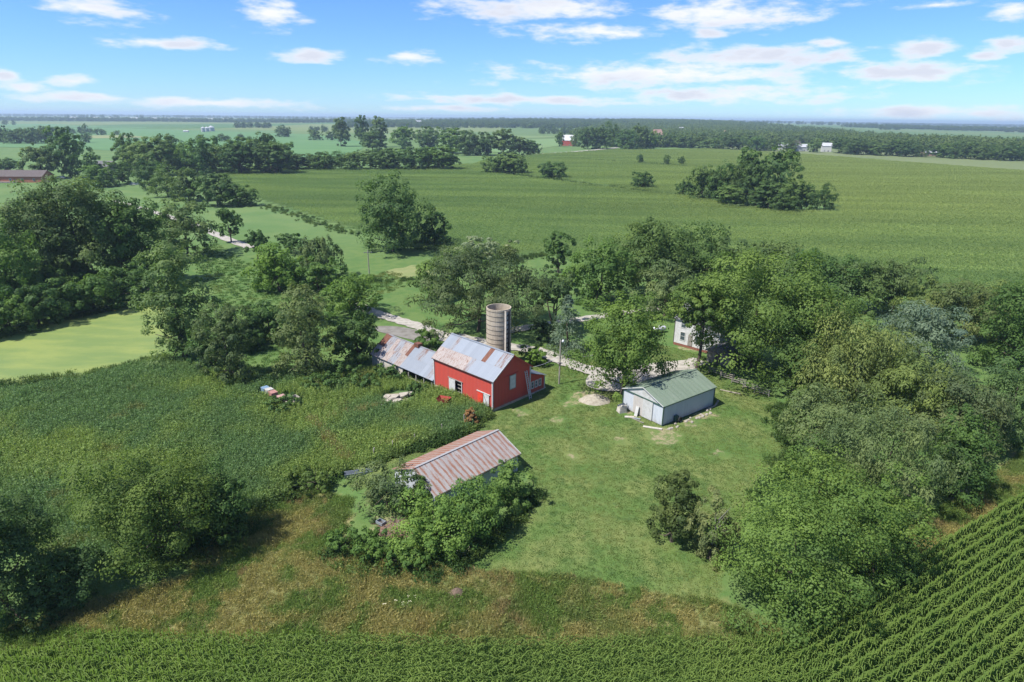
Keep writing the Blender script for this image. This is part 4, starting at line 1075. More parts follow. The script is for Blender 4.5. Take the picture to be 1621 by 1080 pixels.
mb.prism([(-.02, BE - .06), (BW / 2, BRZ - .06), (BW + .02, BE - .06), (BW + .02, BE - .16), (BW / 2, BRZ - .18), (-.02, BE - .16)], (.02, BL - .02))
mb.build('roof_deck', WOODG, barn)
OV = .35; SL = math.hypot(BW / 2 + .3, (BRZ - BE) * (BW / 2 + .3) / (BW / 2)); dn = Vector((-(BW / 2), 0, -(BRZ - BE))).normalized()
npan = 15; pw = (BL + 2 * OV) / npan; rr = random.Random(4)
for i in range(npan):
    yc = -OV + pw * (i + .5); left = npan - 1 - i
    up_m = RUSTD if i == 4 else (GALVR if i in (0, 1, 12) else GALV)
    lo_m = PALER if left < 8 else (GALVR if left == 8 else GALV)
    panel(barn, pw, SL * .52, up_m, (BW / 2, yc, BRZ), (0, 1, 0), dn, lift=.035)
    panel(barn, pw, SL * .50, lo_m, Vector((BW / 2, yc, BRZ)) + dn * SL * .50, (0, 1, 0), dn, lift=.012)
    panel(barn, pw, SL, GALV, (BW / 2, yc, BRZ), (0, 1, 0), (-dn.x, 0, dn.z), lift=.012)
MB().beam((BW / 2, -OV, BRZ + .05), (BW / 2, BL + OV, BRZ + .05), .34, .05).build('ridge_cap', GALV, barn)
for (x, y_) in ((-.03, -.03), (BW + .03, -.03), (-.03, BL + .03)): MB().box(x - .09, x + .09, y_ - .09, y_ + .09, .36, BE - .05).build('corner_trim', WHITE, barn)
for s in (0, 1):
    a = Vector((-.28 + s * (BW + .56), -OV - .03, BE - .24)); MB().beam(a, (BW / 2, -OV - .03, BRZ - .05), .05, .16).build('rake_trim', WHITE if s == 0 else RED, barn)
MB().box(-.32, -.27, -OV, BL + OV, BE - .28, BE - .19).build('fascia', STEEL, barn)
# doors on the lit side
d1 = MB(); frame_box(d1, 7.9, 9.3, .25, 2.5, -.17, -.11, .1); d1 = MB().box(-.15, -.09, 7.95, 9.35, .2, 2.55).build('sliding_door', WHITE, barn)
MB().box(-.14, -.05, 6.3, 9.6, 2.58, 2.70).build('door_track', WOODG, barn)
mb = MB(); mb.box(-.12, -.02, 6.43, 6.55, .34, 2.55); mb.build('door_frame', WHITE, barn)
d2 = MB().box(-.14, -.07, .62, 1.75, .3, 2.3).build('sliding_door', WHITE, barn); d2['label'] = 'white plank door with a diagonal brace'
mb = MB(); mb.beam((-.16, .66, .45), (-.16, 1.7, 2.2), .03, .10, (1, 0, 0)); mb.build('door_brace', WOODG, d2)
MB().box(-.16, -.06, 1.85, 2.95, .3, 2.3).build('sliding_door', plain('bright_red', (.62, .055, .03), None, 2, .6), barn)
MB().box(-.15, -.04, .4, 3.2, 2.38, 2.50).build('door_track', WHITE, barn)
hd = MB().box(3.5, 4.65, -.12, -.05, 2.45, 4.5).build('hay_door', WHITE, barn)
mb = MB(); frame_box(mb, 3.4, 4.75, 2.35, 4.6, -.14, -.06, .1); mb.build('door_frame', WOODG, hd)
MB().box(2.6, 5.3, -.11, -.03, 4.66, 4.74).build('door_track', RED, barn)
# lean-to at the shaded corner
LX0, LX1, LD = BW + .03, BW + 3.5, 6.2
def z_l(p): return 3.55 - (p.x - LX0) * .36
wins = [(LX0 + .5 + i * .85, LX0 + .98 + i * .85) for i in range(3)]
xs = [LX0] + [q for w_ in wins for q in w_] + [LX1]
mb = MB()
for i in range(0, len(xs), 2): mb.add(*ribwall((xs[i], .1), (xs[i + 1], .1), .2, z_l, (0, -1)))
for w_ in wins: mb.add(*ribwall((w_[0], .1), (w_[1], .1), .2, .95, (0, -1))); mb.add(*ribwall((w_[0], .1), (w_[1], .1), 2.0, z_l, (0, -1)))
mb.add(*ribwall((LX1, .1), (LX1, LD), .2, z_l(Vector((LX1, 0))), (1, 0))); mb.add(*ribwall((LX1, LD), (LX0, LD), .2, z_l, (0, 1)))
lt = mb.build('lean_to', RED, barn)
MB().box(LX0, LX1 + .05, .05, LD, -.3, .19).build('foundation', CONC, lt)
for w_ in wins:
    mb = MB(); frame_box(mb, w_[0] - .08, w_[1] + .08, .87, 2.08, .02, .14, .12); wf = mb.build('window', WHITE, barn)
    MB().box(w_[0], w_[1], .15, .17, .95, 2.0).build('pane', GLASS, wf); MB().box(w_[0], w_[1], .05, .09, 1.45, 1.5).build('muntin', WHITE, wf)
MB().box(LX1 - .04, LX1 + .10, .0, .14, .2, 2.25).build('corner_trim', WHITE, barn)
for i in range(7):
    panel(barn, 6.9 / 7, 3.95, GALV, (LX0 - .02, -.3 + 6.9 / 7 * (i + .5), 3.72), (0, 1, 0), (1, 0, -.36), lift=.0)
MB().box(LX1 + .05, LX1 + .55, .15, .45, 0, .12).build('doorstep', CONC, barn)

# ladder leaning on the barn gable
def bpt(x, y, z): return Vector(barn.matrix_basis @ Vector((x, y, z))) if False else BO + Vector((x * math.cos(BA) - y * math.sin(BA), x * math.sin(BA) + y * math.cos(BA), z))
ld = empty('ladder', bpt(7.15, -.95, 0), BA, 'long pale wooden ladder leaning against the barn gable', 'ladder')
for s in (-.22, .22): MB().beam((s, 0, 0), (s - .25, .86, 4.4), .07, .10).build('rail', WHITE, ld)
for k in range(13):
    t = (k + .7) / 13.6; MB().beam((-.22 - .25 * t, .86 * t, 4.4 * t), (.22 - .25 * t, .86 * t, 4.4 * t), .06).build('rung', WHITE, ld)

# ---- low cattle shed beyond the barn
CS0, CS1 = 13.0, 30.0
cs = empty('cattle_shed', bpt(0, 13, -1.3), BA, 'long low cattle shed with grey and rust-brown patched roof', 'shed')
cl = CS1 - CS0; EX, EZ, RX, RZ_ = -.4, 2.3, 3.4, 5.1; FX = 7.0
mb = MB(); mb.box(EX + .35, EX + .55, 8.2, cl, -.2, 2.25); mb.build('wall', plain('limewashed_block', (.50, .47, .42), (.36, .33, .28), 1.6, .95), cs).name = 'block_wall'
mb = MB(); mb.add(*ribwall((FX - .1, 0), (FX - .1, cl), 0, 2.25, (1, 0))); mb.add([(EX + .35, cl, 0), (FX - .1, cl, 0), (FX - .1, cl, 2.2), (RX, cl, RZ_ - .15), (EX + .35, cl, 2.2)], [(0, 1, 2, 3, 4)]); mb.build('back_wall', WOODG, cs)
for yq in (.6, 2.6, 4.6, 6.6): MB().box(EX + .3, EX + .48, yq - .09, yq + .09, -.2, 2.3).build('post', WOODG, cs)
MB().box(EX + .28, EX + .5, 0, cl, 2.06, 2.24).build('eave_beam', WOODG, cs)
MB().box(EX + .36, EX + .42, .6, 6.6, .8, .95).build('rail', WOODG, cs)
dnc = Vector((EX - RX, 0, EZ - RZ_)); Lc = dnc.length; dnc.normalize(); npc = 20; pc = cl / npc
for i in range(npc):
    yc = pc * (i + .5); old = i >= 10; rr2 = rr.random()
    m1 = (PALER if rr2 < .45 else (RUSTD if rr2 < .62 else GALVR)) if old else (GALVR if i in (2, 6, 7) else GALV)
    m2 = (PALER if rr.random() < .8 else GALVR) if old else (GALVR if i == 1 else GALV)
    panel(cs, pc, Lc * .52, m1, (RX, yc, RZ_), (0, 1, 0), dnc, lift=.04); panel(cs, pc, Lc * .5, m2, Vector((RX, yc, RZ_)) + dnc * Lc * .5, (0, 1, 0), dnc, lift=.015)
    panel(cs, pc, Lc, GALVR if old else GALV, (RX, yc, RZ_), (0, 1, 0), (-dnc.x, 0, dnc.z), lift=.015)
MB().beam((RX, 0, RZ_ + .05), (RX, cl, RZ_ + .05), .3, .04).build('ridge_cap', GALVR, cs)
MB().box(RX - .5, RX + .45, 7.6, 8.7, RZ_ - .1, RZ_ + .5).build('roof_ventilator', RUSTD, cs)

# ---- concrete stave silo
sp_ = Vector((-2.25, 100.6, 0)); RS, HS = 2.08, 10.45
silo = empty('silo', sp_, 0, 'roofless concrete stave silo with steel hoops behind the barn', 'silo')
n = 42; prof = []
for k in range(n):
    for f_, rr_ in ((.0, RS - .02), (.08, RS), (.92, RS)): a = 2 * math.pi * (k + f_) / n; prof.append((math.cos(a) * rr_, math.sin(a) * rr_))
m = len(prof); mb = MB(); zs = [0, HS]
V = [(x, y, z) for z in (-.2, HS) for x, y in prof] + [(x * .93, y * .93, z) for z in (-.2, HS) for x, y in prof]
F = [(i, (i + 1) % m, m + (i + 1) % m, m + i) for i in range(m)] + [(2 * m + (i + 1) % m, 2 * m + i, 3 * m + i, 3 * m + (i + 1) % m) for i in range(m)] + [(m + i, m + (i + 1) % m, 3 * m + (i + 1) % m, 3 * m + i) for i in range(m)]
mb.add(V, F).build('stave_wall', STAVE, silo)
hp = MB(); nn = 48
for k in range(nn):
    a = 2 * math.pi * k / nn
    for (rr_, z) in ((RS - .01, -.03), (RS + .035, -.03), (RS + .035, .03), (RS - .01, .03)): hp.v.append((math.cos(a) * rr_, math.sin(a) * rr_, z))
hp.f = [(4 * k + j, 4 * ((k + 1) % nn) + j, 4 * ((k + 1) % nn) + (j + 1) % 4, 4 * k + (j + 1) % 4) for k in range(nn) for j in range(4)]
hm = hp.mesh('hoop'); hm.materials.append(STEEL)
for k in range(13):
    o = bpy.data.objects.new('hoop', hm); COL.objects.link(o); o.parent = silo; o.location = (0, 0, .6 + k * .79)
ca_ = R(-52); cx_, sx_ = math.cos(ca_), math.sin(ca_)
ch = empty('chute', (0, 0, 0)); ch.parent = silo; ch.rotation_euler = (0, 0, ca_)
for k in range(12):
    z = .9 + k * .79; MB().box(RS + .03, RS + .12, -.30, .30, z, z + .62).build('hatch_door', WHITE if k > 7 else CONC, ch)
    MB().box(RS + .12, RS + .42, -.34, .34, z + .66, z + .72).build('rung', STEEL, ch)
for s in (-.36, .36): MB().box(RS + .02, RS + .46, s - .03, s + .03, .2, 10.3).build('side_rail', STEEL if s > 0 else CONC, ch)

# ---- green-roofed white shed: local X along its length, local Y across
GO = Vector((20.85, 78.55, 0)); GA = R(37)
gs = empty('metal_shed', GO, GA, 'white metal pole shed with a pale green ribbed roof', 'shed')
GL, GWd, GE, GRZ = 11.3, 7.4, 3.1, 4.55
def z_s(p): return GE + (GRZ - GE) * (1 - abs(p.y - GWd / 2) / (GWd / 2))
mb = MB(); mb.add(*ribwall((0, 0), (GL, 0), .1, GE, (0, -1), .23)); mb.add(*ribwall((GL, 0), (GL, GWd / 2), .1, z_s, (1, 0), .23)); mb.add(*ribwall((GL, GWd / 2), (GL, GWd), .1, z_s, (1, 0), .23)); mb.add(*ribwall((GL, GWd), (0, GWd), .1, GE, (0, 1), .23))
mb.add(*ribwall((0, GWd), (0, 0), .1, GE, (-1, 0), .23)); mb.build('wall', WHITESID, gs)
mb = MB(); mb.add(*ribwall((-.03, GWd), (-.03, GWd / 2), GE - .1, z_s, (-1, 0), .23)); mb.add(*ribwall((-.03, GWd / 2), (-.03, 0), GE - .1, z_s, (-1, 0), .23)); mb.build('gable', WHITE, gs)
MB().box(-.16, -.05, -.2, GWd + .2, GE - .17, GE - .03).build('door_track', GREENT, gs)
mb = MB(); mb.add(*ribwall((-.09, 5.4), (-.09, 3.55), .12, GE - .2, (-1, 0), .23)); mb.build('sliding_door', BEIGE, gs)
mb = MB(); mb.add(*ribwall((-.13, 3.6), (-.13, 1.85), .12, GE - .2, (-1, 0), .23)); mb.box(-.14, -.10, 1.8, 1.86, .12, GE - .2); mb.build('sliding_door', WHITE, gs)
for (x, y_) in ((-.03, -.03), (GL + .03, -.03), (-.03, GWd + .03)): MB().box(x - .06, x + .06, y_ - .06, y_ + .06, .05, GE).build('corner_trim', GREENT, gs)
MB().box(0, GL, -.06, .02, .0, .13).build('base_trim', GREENT, gs)
dng = Vector((0, -GWd / 2, -(GRZ - GE))); Lg = dng.length * 1.05; dng.normalize(); npg = 13; pg = (GL + .5) / npg
for i in range(npg):
    xc = -.25 + pg * (i + .5)
    panel(gs, pg, Lg, GREENR, (xc, GWd / 2, GRZ + .03), (1, 0, 0), dng, lift=.02); panel(gs, pg, Lg, GREENR, (xc, GWd / 2, GRZ + .03), (1, 0, 0), (0, -dng.y, dng.z), lift=.02)
MB().beam((-.25, GWd / 2, GRZ + .09), (GL + .25, GWd / 2, GRZ + .09), .36, .03).build('ridge_cap', GREENR, gs)
MB().box(-.25, GL + .25, -.24, -.19, GE - .16, GE - .06).build('fascia', GREENT, gs)
for s in (-1, 1):
    MB().beam((-.27, GWd / 2 + s * (GWd / 2 + .15), GE - .04), (-.27, GWd / 2, GRZ + .02), .04, .12).build('rake_trim', WHITE, gs)
mb = MB(); mb.box(2.3, 2.9, -.5, -.08, .25, 1.0); mb.build('meter_box', GREENT, gs)

# ---- low shed with the rust-striped roof
RO_ = Vector((-8.0, 57.4, 0)); RAo = R(45.5)
rs = empty('rusty_shed', RO_, RAo, 'low open shed with a rust-striped corrugated roof among shrubs', 'shed')
RL, RW, RE, RRZ = 12.6, 7.2, 2.5, 4.05
mb = MB(); mb.add(*ribwall((0, 0), (RL, 0), 0, RE, (0, -1), .25)); mb.add(*ribwall((0, RW), (RL, RW), 0, RE, (0, 1), .25))
def z_r(p): return RE + (RRZ - RE) * (1 - abs(p.y - RW / 2) / (RW / 2))
for x_, o_ in ((0, -1), (RL, 1)):
    mb.add(*ribwall((x_, 0), (x_, RW / 2), 0, z_r, (o_, 0), .25)); mb.add(*ribwall((x_, RW / 2), (x_, RW), 0, z_r, (o_, 0), .25))
mb.build('wall', WHITESID, rs)
dnr = Vector((0, -RW / 2, -(RRZ - RE))); Lr = dnr.length * 1.08; dnr.normalize(); npr = 19; pr = (RL + .5) / npr
for i in range(npr):
    xc = -.25 + pr * (i + .5); a_ = i
    panel(rs, pr, Lr, RUSTS, (xc, RW / 2, RRZ + .02), (1, 0, 0), dnr, lift=.02); panel(rs, pr, Lr, RUSTF, (xc, RW / 2, RRZ + .02), (1, 0, 0), (0, -dnr.y, dnr.z), lift=.02)
MB().beam((-.27, RW / 2, RRZ + .08), (RL + .27, RW / 2, RRZ + .08), .30, .03).build('ridge_cap', RUSTS, rs)
for s in (-1, 1): MB().beam((RL + .27, RW / 2 + s * (RW / 2 + .26), RE - .12), (RL + .27, RW / 2, RRZ), .04, .12).build('rake_trim', WHITE, rs)
MB().box(-.25, RL + .25, -.36, -.31, RE - .26, RE - .16).build('fascia', STEEL, rs)

# ---- white farmhouse behind the walnut
HO = g(1066, 545); HA = math.atan2(g(1097, 553.5).y - HO.y, g(1097, 553.5).x - HO.x)
hs2 = empty('farmhouse', HO, HA, 'white two-storey farmhouse mostly hidden by the huge walnut', 'house')
HL, HD, HE, HR = 9., 7., 5.3, 7.7
def clap(a, b, z0, z1, out):
    V = []; F = []; n = int((z1 - z0) / .16); o = Vector((*out, 0)) * .02
    a, b = Vector((*a, 0)), Vector((*b, 0))
    for i in range(n):
        za, zb = z0 + (z1 - z0) * i / n, z0 + (z1 - z0) * (i + 1) / n; k = len(V)
        V += [(*(a + o).xy, za), (*(b + o).xy, za), (*b.xy, zb), (*a.xy, zb)]; F.append((k, k + 1, k + 2, k + 3))
    return V, F
mb = MB()
for a, b, o_ in (((0, 0), (HL, 0), (0, -1)), ((0, HD), (0, 0), (-1, 0)), ((HL, 0), (HL, HD), (1, 0)), ((HL, HD), (0, HD), (0, 1))): mb.add(*clap(a, b, .5, HE, o_))
mb.add([(0, 0, HE), (0, HD, HE), (0, HD / 2, HR)], [(0, 2, 1)]); mb.add([(HL, 0, HE), (HL, HD, HE), (HL, HD / 2, HR)], [(0, 1, 2)]); mb.build('wall', WHITE, hs2)
MB().box(-.03, HL + .03, -.03, HD + .03, -.2, .49).build('foundation', plain('red_brick', (.22, .09, .06), (.16, .07, .05), 5, .9), hs2)
rf = MB().prism([(0, 0)], (0, 1)) if False else MB()
SH = plain('grey_shingle', (.14, .14, .145), (.10, .10, .105), 4, .95, bmp=.4)
rf.add([(-.3, -.35, HE - .1), (HL + .3, -.35, HE - .1), (HL + .3, HD / 2, HR + .12), (-.3, HD / 2, HR + .12), (-.3, HD + .35, HE - .1), (HL + .3, HD + .35, HE - .1),
        (-.3, -.35, HE - .2), (HL + .3, -.35, HE - .2), (HL + .3, HD / 2, HR), (-.3, HD / 2, HR), (-.3, HD + .35, HE - .2), (HL + .3, HD + .35, HE - .2)],
       [(0, 1, 2, 3), (3, 2, 5, 4), (7, 6, 9, 8), (8, 9, 10, 11), (0, 6, 7, 1), (5, 11, 10, 4), (0, 3, 9, 6), (3, 4, 10, 9), (2, 1, 7, 8), (5, 2, 8, 11)])
rf.build('roof', SH, hs2)
for (x0, x1, z0, z1) in ((1.3, 2.2, 1.3, 2.8), (4.4, 5.4, 1.3, 2.8), (1.3, 2.2, 3.7, 5.0), (4.4, 5.4, 3.7, 5.0), (7., 8., 3.7, 5.)):
    mb = MB(); frame_box(mb, x0 - .1, x1 + .1, z0 - .1, z1 + .1, -.08, -.02, .11); wf = mb.build('window', WHITE, hs2)
    MB().box(x0, x1, -.05, -.03, z0, z1).build('pane', GLASS, wf); MB().box(x0, x1, -.07, -.04, (z0 + z1) / 2 - .03, (z0 + z1) / 2 + .03).build('sash_bar', WHITE, wf)
MB().tube([(-.06, -.06, .5), (-.06, -.06, HE)], .06, 6).build('downspout', STEEL, hs2)
mb = MB(); mb.box(2.9, 3.8, -.09, -.03, .55, 2.6); dr_ = mb.build('door', WOODG, hs2); MB().box(3.65, 3.72, -.14, -.09, 1.5, 1.6).build('handle', STEEL, dr_)
# low wing
wo = empty('garden_house', g(1118, 572), HA, 'low dark-roofed outbuilding beside the farmhouse under the walnut', 'outbuilding')
MB().box(0, 4.2, 0, 3.2, 0, 2.1).build('wall', WOODG, wo); MB().prism([(-.3, 2.1), (4.5, 2.1), (4.5, 2.25), (2.1, 3.3), (-.3, 2.25)], (-.3, 3.5)).build('roof', SH, wo)
MB().box(-.35, -.3, -.32, 3.52, 2.0, 2.2).build('fascia', WHITE, wo)
MB().box(1.6, 2.5, -.06, -.01, 0, 1.95).build('door', STEEL, wo)
for k in range(5):
    fp = empty('rail_fence_panel', g(1122 + k * 18, 590 + k * 8), R(-38), 'short grey board fence section under the walnut tree', 'fence', 'board fence under the walnut')
    for s in (0, 2.2): MB().box(s - .06, s + .06, -.06, .06, -.1, 1.1).build('post', WOODG, fp)
    for z in (.35, .68, 1.0): MB().box(.06, 2.14, -.03, .03, z - .06, z + .06).build('board', WOODG, fp)
# grey propane tank on legs beside the house
tk = empty('propane_tank', g(1043, 527), R(25), 'grey propane tank on legs beside the farmhouse lawn', 'tank')
TNK = plain('tank_paint', (.55, .56, .58), None, 1, .4)
mb = MB(); prof = [(-1.6, .02), (-1.55, .25), (-1.4, .42), (-1.2, .5), (1.2, .5), (1.4, .42), (1.55, .25), (1.6, .02)]
mb.tube([(x, 0, .85) for x, _ in prof], [q for _, q in prof], 14); mb.build('tank_shell', TNK, tk, True)
for s in (-.9, .9): MB().box(s - .06, s + .06, -.3, .3, 0, .42).build('leg', STEEL, tk)
MB().tube([(0, 0, 1.3), (0, 0, 1.55)], .16, 8).build('valve_dome', TNK, tk)

# ------------------------------------------------------------------ poles, wires, fences
POLEW = plain('pole_wood', (.33, .30, .26), (.22, .20, .17), 3, .95, stretch=(1, 1, .3))
yp = g(885, 608); yl = empty('yard_light_pole', yp, 0, 'slim grey yard-light pole standing on the lawn by the barn', 'pole')
PH = 7.4
MB().tube([(0, 0, -.2), (0, 0, PH)], [.13, .10], 8).build('pole', POLEW, yl)
MB().beam((0, 0, PH - .2), (.35, -.3, PH), .05).build('arm', STEEL, yl)
MB().tube([(.35, -.3, PH - .12), (.35, -.3, PH + .08), (.35, -.3, PH + .22)], [.2, .18, .06], 10).build('lamp_head', TNK, yl)
MB().box(-.14, .14, -.2, -.1, 3.2, 3.7).build('junction_box', STEEL, yl)
wt = yp + Vector((0, 0, 5.2)); we = bpt(8.0, 0, 4.6); w2 = g(968, 622) + Vector((0, 0, 3.4)) if False else yp + Vector((9, 5, 4.0))
def wire(a, b, sag, name, label):
    P = [a.lerp(b, t) - Vector((0, 0, sag * 4 * t * (1 - t))) for t in np.linspace(0, 1, 14)]
    o = MB().tube(P, .022, 5).build(name, POLEW if False else TNK); return tag(o, label, 'wire')
wire(wt - Vector((0, 0, .4)), we, .3, 'service_wire', 'pale service wire from the barn eave to the yard-light pole')
wire(wt - Vector((0, 0, .9)), w2, .3, 'service_wire', 'pale service wire from the yard-light pole into the walnut tree')


def upole(px, b, t, label, group=None):
    p = g(px, b); u = depth(p) / FPX; h = (b - t) * u * 1.03
    o = empty('utility_pole', p, .4, label, 'pole', group)
    MB().tube([(0, 0, -.3), (0, 0, h)], [.16, .12], 7).build('pole', POLEW, o); MB().box(-1.1, 1.1, -.06, .06, h - .7, h - .55).build('crossarm', POLEW, o)
    for s in (-.95, .95): MB().tube([(s, 0, h - .55), (s, 0, h - .38)], .05, 6).build('insulator', TNK, o)
upole(585, 441, 397, 'dark utility pole standing on the pasture above the driveway')
upole(795, 252, 237, 'pale utility pole beside the far country road', 'road poles'); upole(858, 244, 230, 'pale utility pole beside the far country road', 'road poles'); upole(905, 240, 226, 'pale utility pole beside the far country road', 'road poles')

gp = g(838, 588); gt = empty('board_gate', bpt(8.6, 6.9, 0), BA - R(8), 'weathered board gate behind the barn lean-to', 'gate')
for s in (0, 3.4): MB().box(s - .08, s + .08, -.08, .08, -.1, 1.7).build('post', WOODG, gt)
for z in (.35, .75, 1.15, 1.5): MB().box(.08, 3.32, -.03, .03, z - .08, z + .08).build('board', WOODG, gt)

FPX_ = [(593, 727, 1.3), (657, 703, 1.1), (622, 714, 1.1), (735, 674, 1.35), (750, 667, 1.0), (700, 687, 1.1)]
FL = ['leaning pale fence post next to the metal trough', None, None, 'thick white-grey fence post by the rust-brown bush', 'short fence post nearest the barn corner', None]
for (px, b, h), lab in zip(FPX_, FL):
    o = empty('fence_post', g(px, b), rr.random(), lab or 'thin weathered post in the weedy pasture fence', 'fence post', 'pasture fence posts')
    MB().tube([(0, 0, -.3), (rr.uniform(-.06, .06), 0, h), (rr.uniform(-.06, .06), 0, h + .35)], [.10, .09, .075], 7).build('post', POLEW, o)
    for z in (h * .4, h * .8): MB().tube([(-.1, 0, z), (.1, 0, z)], .02, 4).build('staple', STEEL, o)
fw = [g(px, b) for px, b, h in sorted(FPX_)]
for z in (.6, 1.0):
    o = MB(); o.tube([q + Vector((0, 0, z)) for q in fw], .012, 4); tag(o.build('fence_wire', STEEL), 'upper strand of the pasture fence wire' if z > .8 else 'lower strand of the pasture fence wire', 'fence wire')

# ------------------------------------------------------------------ small things about the yard
def mound(name, c, rx, ry, h, mat, label, cat, seed=1, bumpy=.25, rz=0.):
    r = random.Random(seed); mb = MB(); nr, na = 7, 22; V = [(0, 0, h)]
    for i in range(1, nr + 1):
        t = i / nr
        for k in range(na):
            a = 6.283 * k / na; q = 1 + r.uniform(-.07, .07) * (i > 1)
            V.append((math.cos(a) * rx * t * q, math.sin(a) * ry * t * q, max(-.1, h * (1 - t ** 1.4) + r.uniform(-bumpy, bumpy) * h * .3 * (1 - t) - .06 * (t == 1))))
    F = [(0, 1 + k, 1 + (k + 1) % na) for k in range(na)] + [(1 + (i - 1) * na + k, 1 + i * na + k, 1 + i * na + (k + 1) % na, 1 + (i - 1) * na + (k + 1) % na) for i in range(1, nr) for k in range(na)]
    o = mb.add(V, F).build(name, mat, None, True); o.location = c; o.rotation_euler.z = rz
    return tag(o, label, cat) if label else struct(o)
mound('sand_pile', g(942, 634), 2.5, 1.9, .95, SAND, 'pale heap of sand under the walnut tree', 'sand pile', 3)
bp = empty('brush_pile', g(628, 838), 0, 'heap of brown dead brush and sticks below the rusty shed', 'brush pile')
b_ = mound('earth_heap', (0, 0, 0), 2.3, 1.7, .7, BROWN, None, None, 5, .6); del b_['kind']; b_.parent = bp
rb = random.Random(8)
for k in range(60):
    a = rb.random() * 6.28; d = rb.random() ** .7 * 2.0; z = .75 * (1 - d / 2.2) + .05; p = Vector((math.cos(a) * d, math.sin(a) * d * .75, z)); an = rb.random() * 6.28; L = rb.uniform(.4, 1.3)
    q = p + Vector((math.cos(an) * L, math.sin(an) * L, rb.uniform(-.05, .35)))
    MB().tube([p, p.lerp(q, .5) + Vector((0, 0, .05)), q], [.035, .03, .012], 5).build('stick', [BROWN, BARK, WOODG][k % 3], bp)
sk_ = empty('metal_sink', g(603, 828, .45), R(-35), 'old pale metal sink lying on the brush pile', 'sink')
mb = MB(); frame_box(mb, -.45, .45, -.3, .3, 0, .3, .07); me_ = mb.build('basin_rim', GALV, sk_); me_.rotation_euler.x = R(-90); me_.location.z = .25
MB().box(-.42, .42, -.28, .28, -.02, .02).build('basin_floor', STEEL, sk_)
tag(mound('dirt_mound', g(724, 940), .9, .7, .55, plain('mauve_soil', (.15, .105, .08), (.10, .075, .06), 5, .97, bmp=.5), 'reddish-brown dirt mound in the dry grass', 'dirt mound', 9, .6), 'reddish-brown dirt mound in the dry grass', 'dirt mound')
# galvanised trough
tr_ = empty('feed_trough', g(571, 752), R(17), 'long grey metal trough lying in the grass by the fence', 'trough')
mb = MB(); prof = [(-.42, .55), (-.34, .05), (.34, .05), (.42, .55), (.37, .55), (.30, .1), (-.30, .1), (-.37, .55)]
V = [(x_, p_[0], p_[1]) for x_ in (-1.9, 1.9) for p_ in prof]; k = 8
mb.add(V, [(i, (i + 1) % k, k + (i + 1) % k, k + i) for i in range(k)]); mb.build('trough_body', GALV, tr_)
for s in (-1.9, 1.9): MB().add([(s, -.42, .55), (s, -.34, .05), (s, .34, .05), (s, .42, .55)], [(0, 1, 2, 3)]).build('end_plate', GALV, tr_)
for s in (-1.2, 1.2): MB().box(s - .05, s + .05, -.36, .36, 0, .05).build('leg', STEEL, tr_)

# discarded boxes in the reeds
def crate(px, py, w, d, h, col, label, rz, top=None, group=None):
    m = plain('crate_' + label.split()[0] + label.split()[1], col, None, 3, .7); o = empty('crate', g(px, py), rz, label, 'crate', group)
    mb = MB(); mb.box(-w, w, -d, -d + .06, 0, h); mb.box(-w, w, d - .06, d, 0, h); mb.box(-w, -w + .06, -d + .06, d - .06, 0, h); mb.box(w - .06, w, -d + .06, d - .06, 0, h); mb.build('side', m, o)
    if top: MB().box(-w - .03, w + .03, -d - .03, d + .03, h, h + .06).build('lid', m, o)
    else: MB().box(-w + .06, w - .06, -d + .06, d - .06, .05, .1).build('floor', DARK, o)
crate(421, 622, .55, .5, .9, (.16, .25, .36), 'blue box at the end of the row in the reeds', R(-45), 1)
crate(427, 625, .5, .5, .95, (.44, .43, .40), 'white box between the blue and the pink boxes', R(-45), 1)
crate(433, 629, .6, .5, .9, (.38, .19, .17), 'faded red box in the row in the reeds', R(-45), 1)
crate(447, 636, .75, .6, .85, (.42, .26, .24), 'pink lidded box beside the white pallet boxes', R(-45), 1)
crate(468, 638, .8, .55, 1.0, (.42, .39, .33), 'open cream box with a dark inside in the reeds', R(-45))
crate(459, 645, .8, .35, .7, (.42, .39, .34), 'flat cream box in front of the open cream box', R(-45), 1)
# broken concrete slabs
for i, (px, py, w, d, a) in enumerate([(608, 640, 1.4, .9, 20), (622, 632, 1.6, 1.1, -15), (638, 629, 1.1, .9, 35), (612, 632, .9, .7, 60), (630, 638, 1.0, .7, 5), (648, 626, .9, .7, -30), (600, 646, 1.1, .7, 12)]):
    r = random.Random(i); k = 7; pts = [(math.cos(6.283 * j / k) * w * r.uniform(.6, 1), math.sin(6.283 * j / k) * d * r.uniform(.6, 1)) for j in range(k)]
    V = [(x_, y_, 0) for x_, y_ in pts] + [(x_ * .95, y_ * .95, .28 + .1 * x_) for x_, y_ in pts]
    o = MB().add(V, [(j, (j + 1) % k, k + (j + 1) % k, k + j) for j in range(k)] + [tuple(range(k, 2 * k))]).build('concrete_slab', RUBBLE); o.location = g(px, py) + Vector((0, 0, .25)); o.rotation_euler = (R(4), R(-5), R(a))
    tag(o, 'broken pale concrete slab among the pasture weeds', 'slab', 'broken slabs in the pasture')
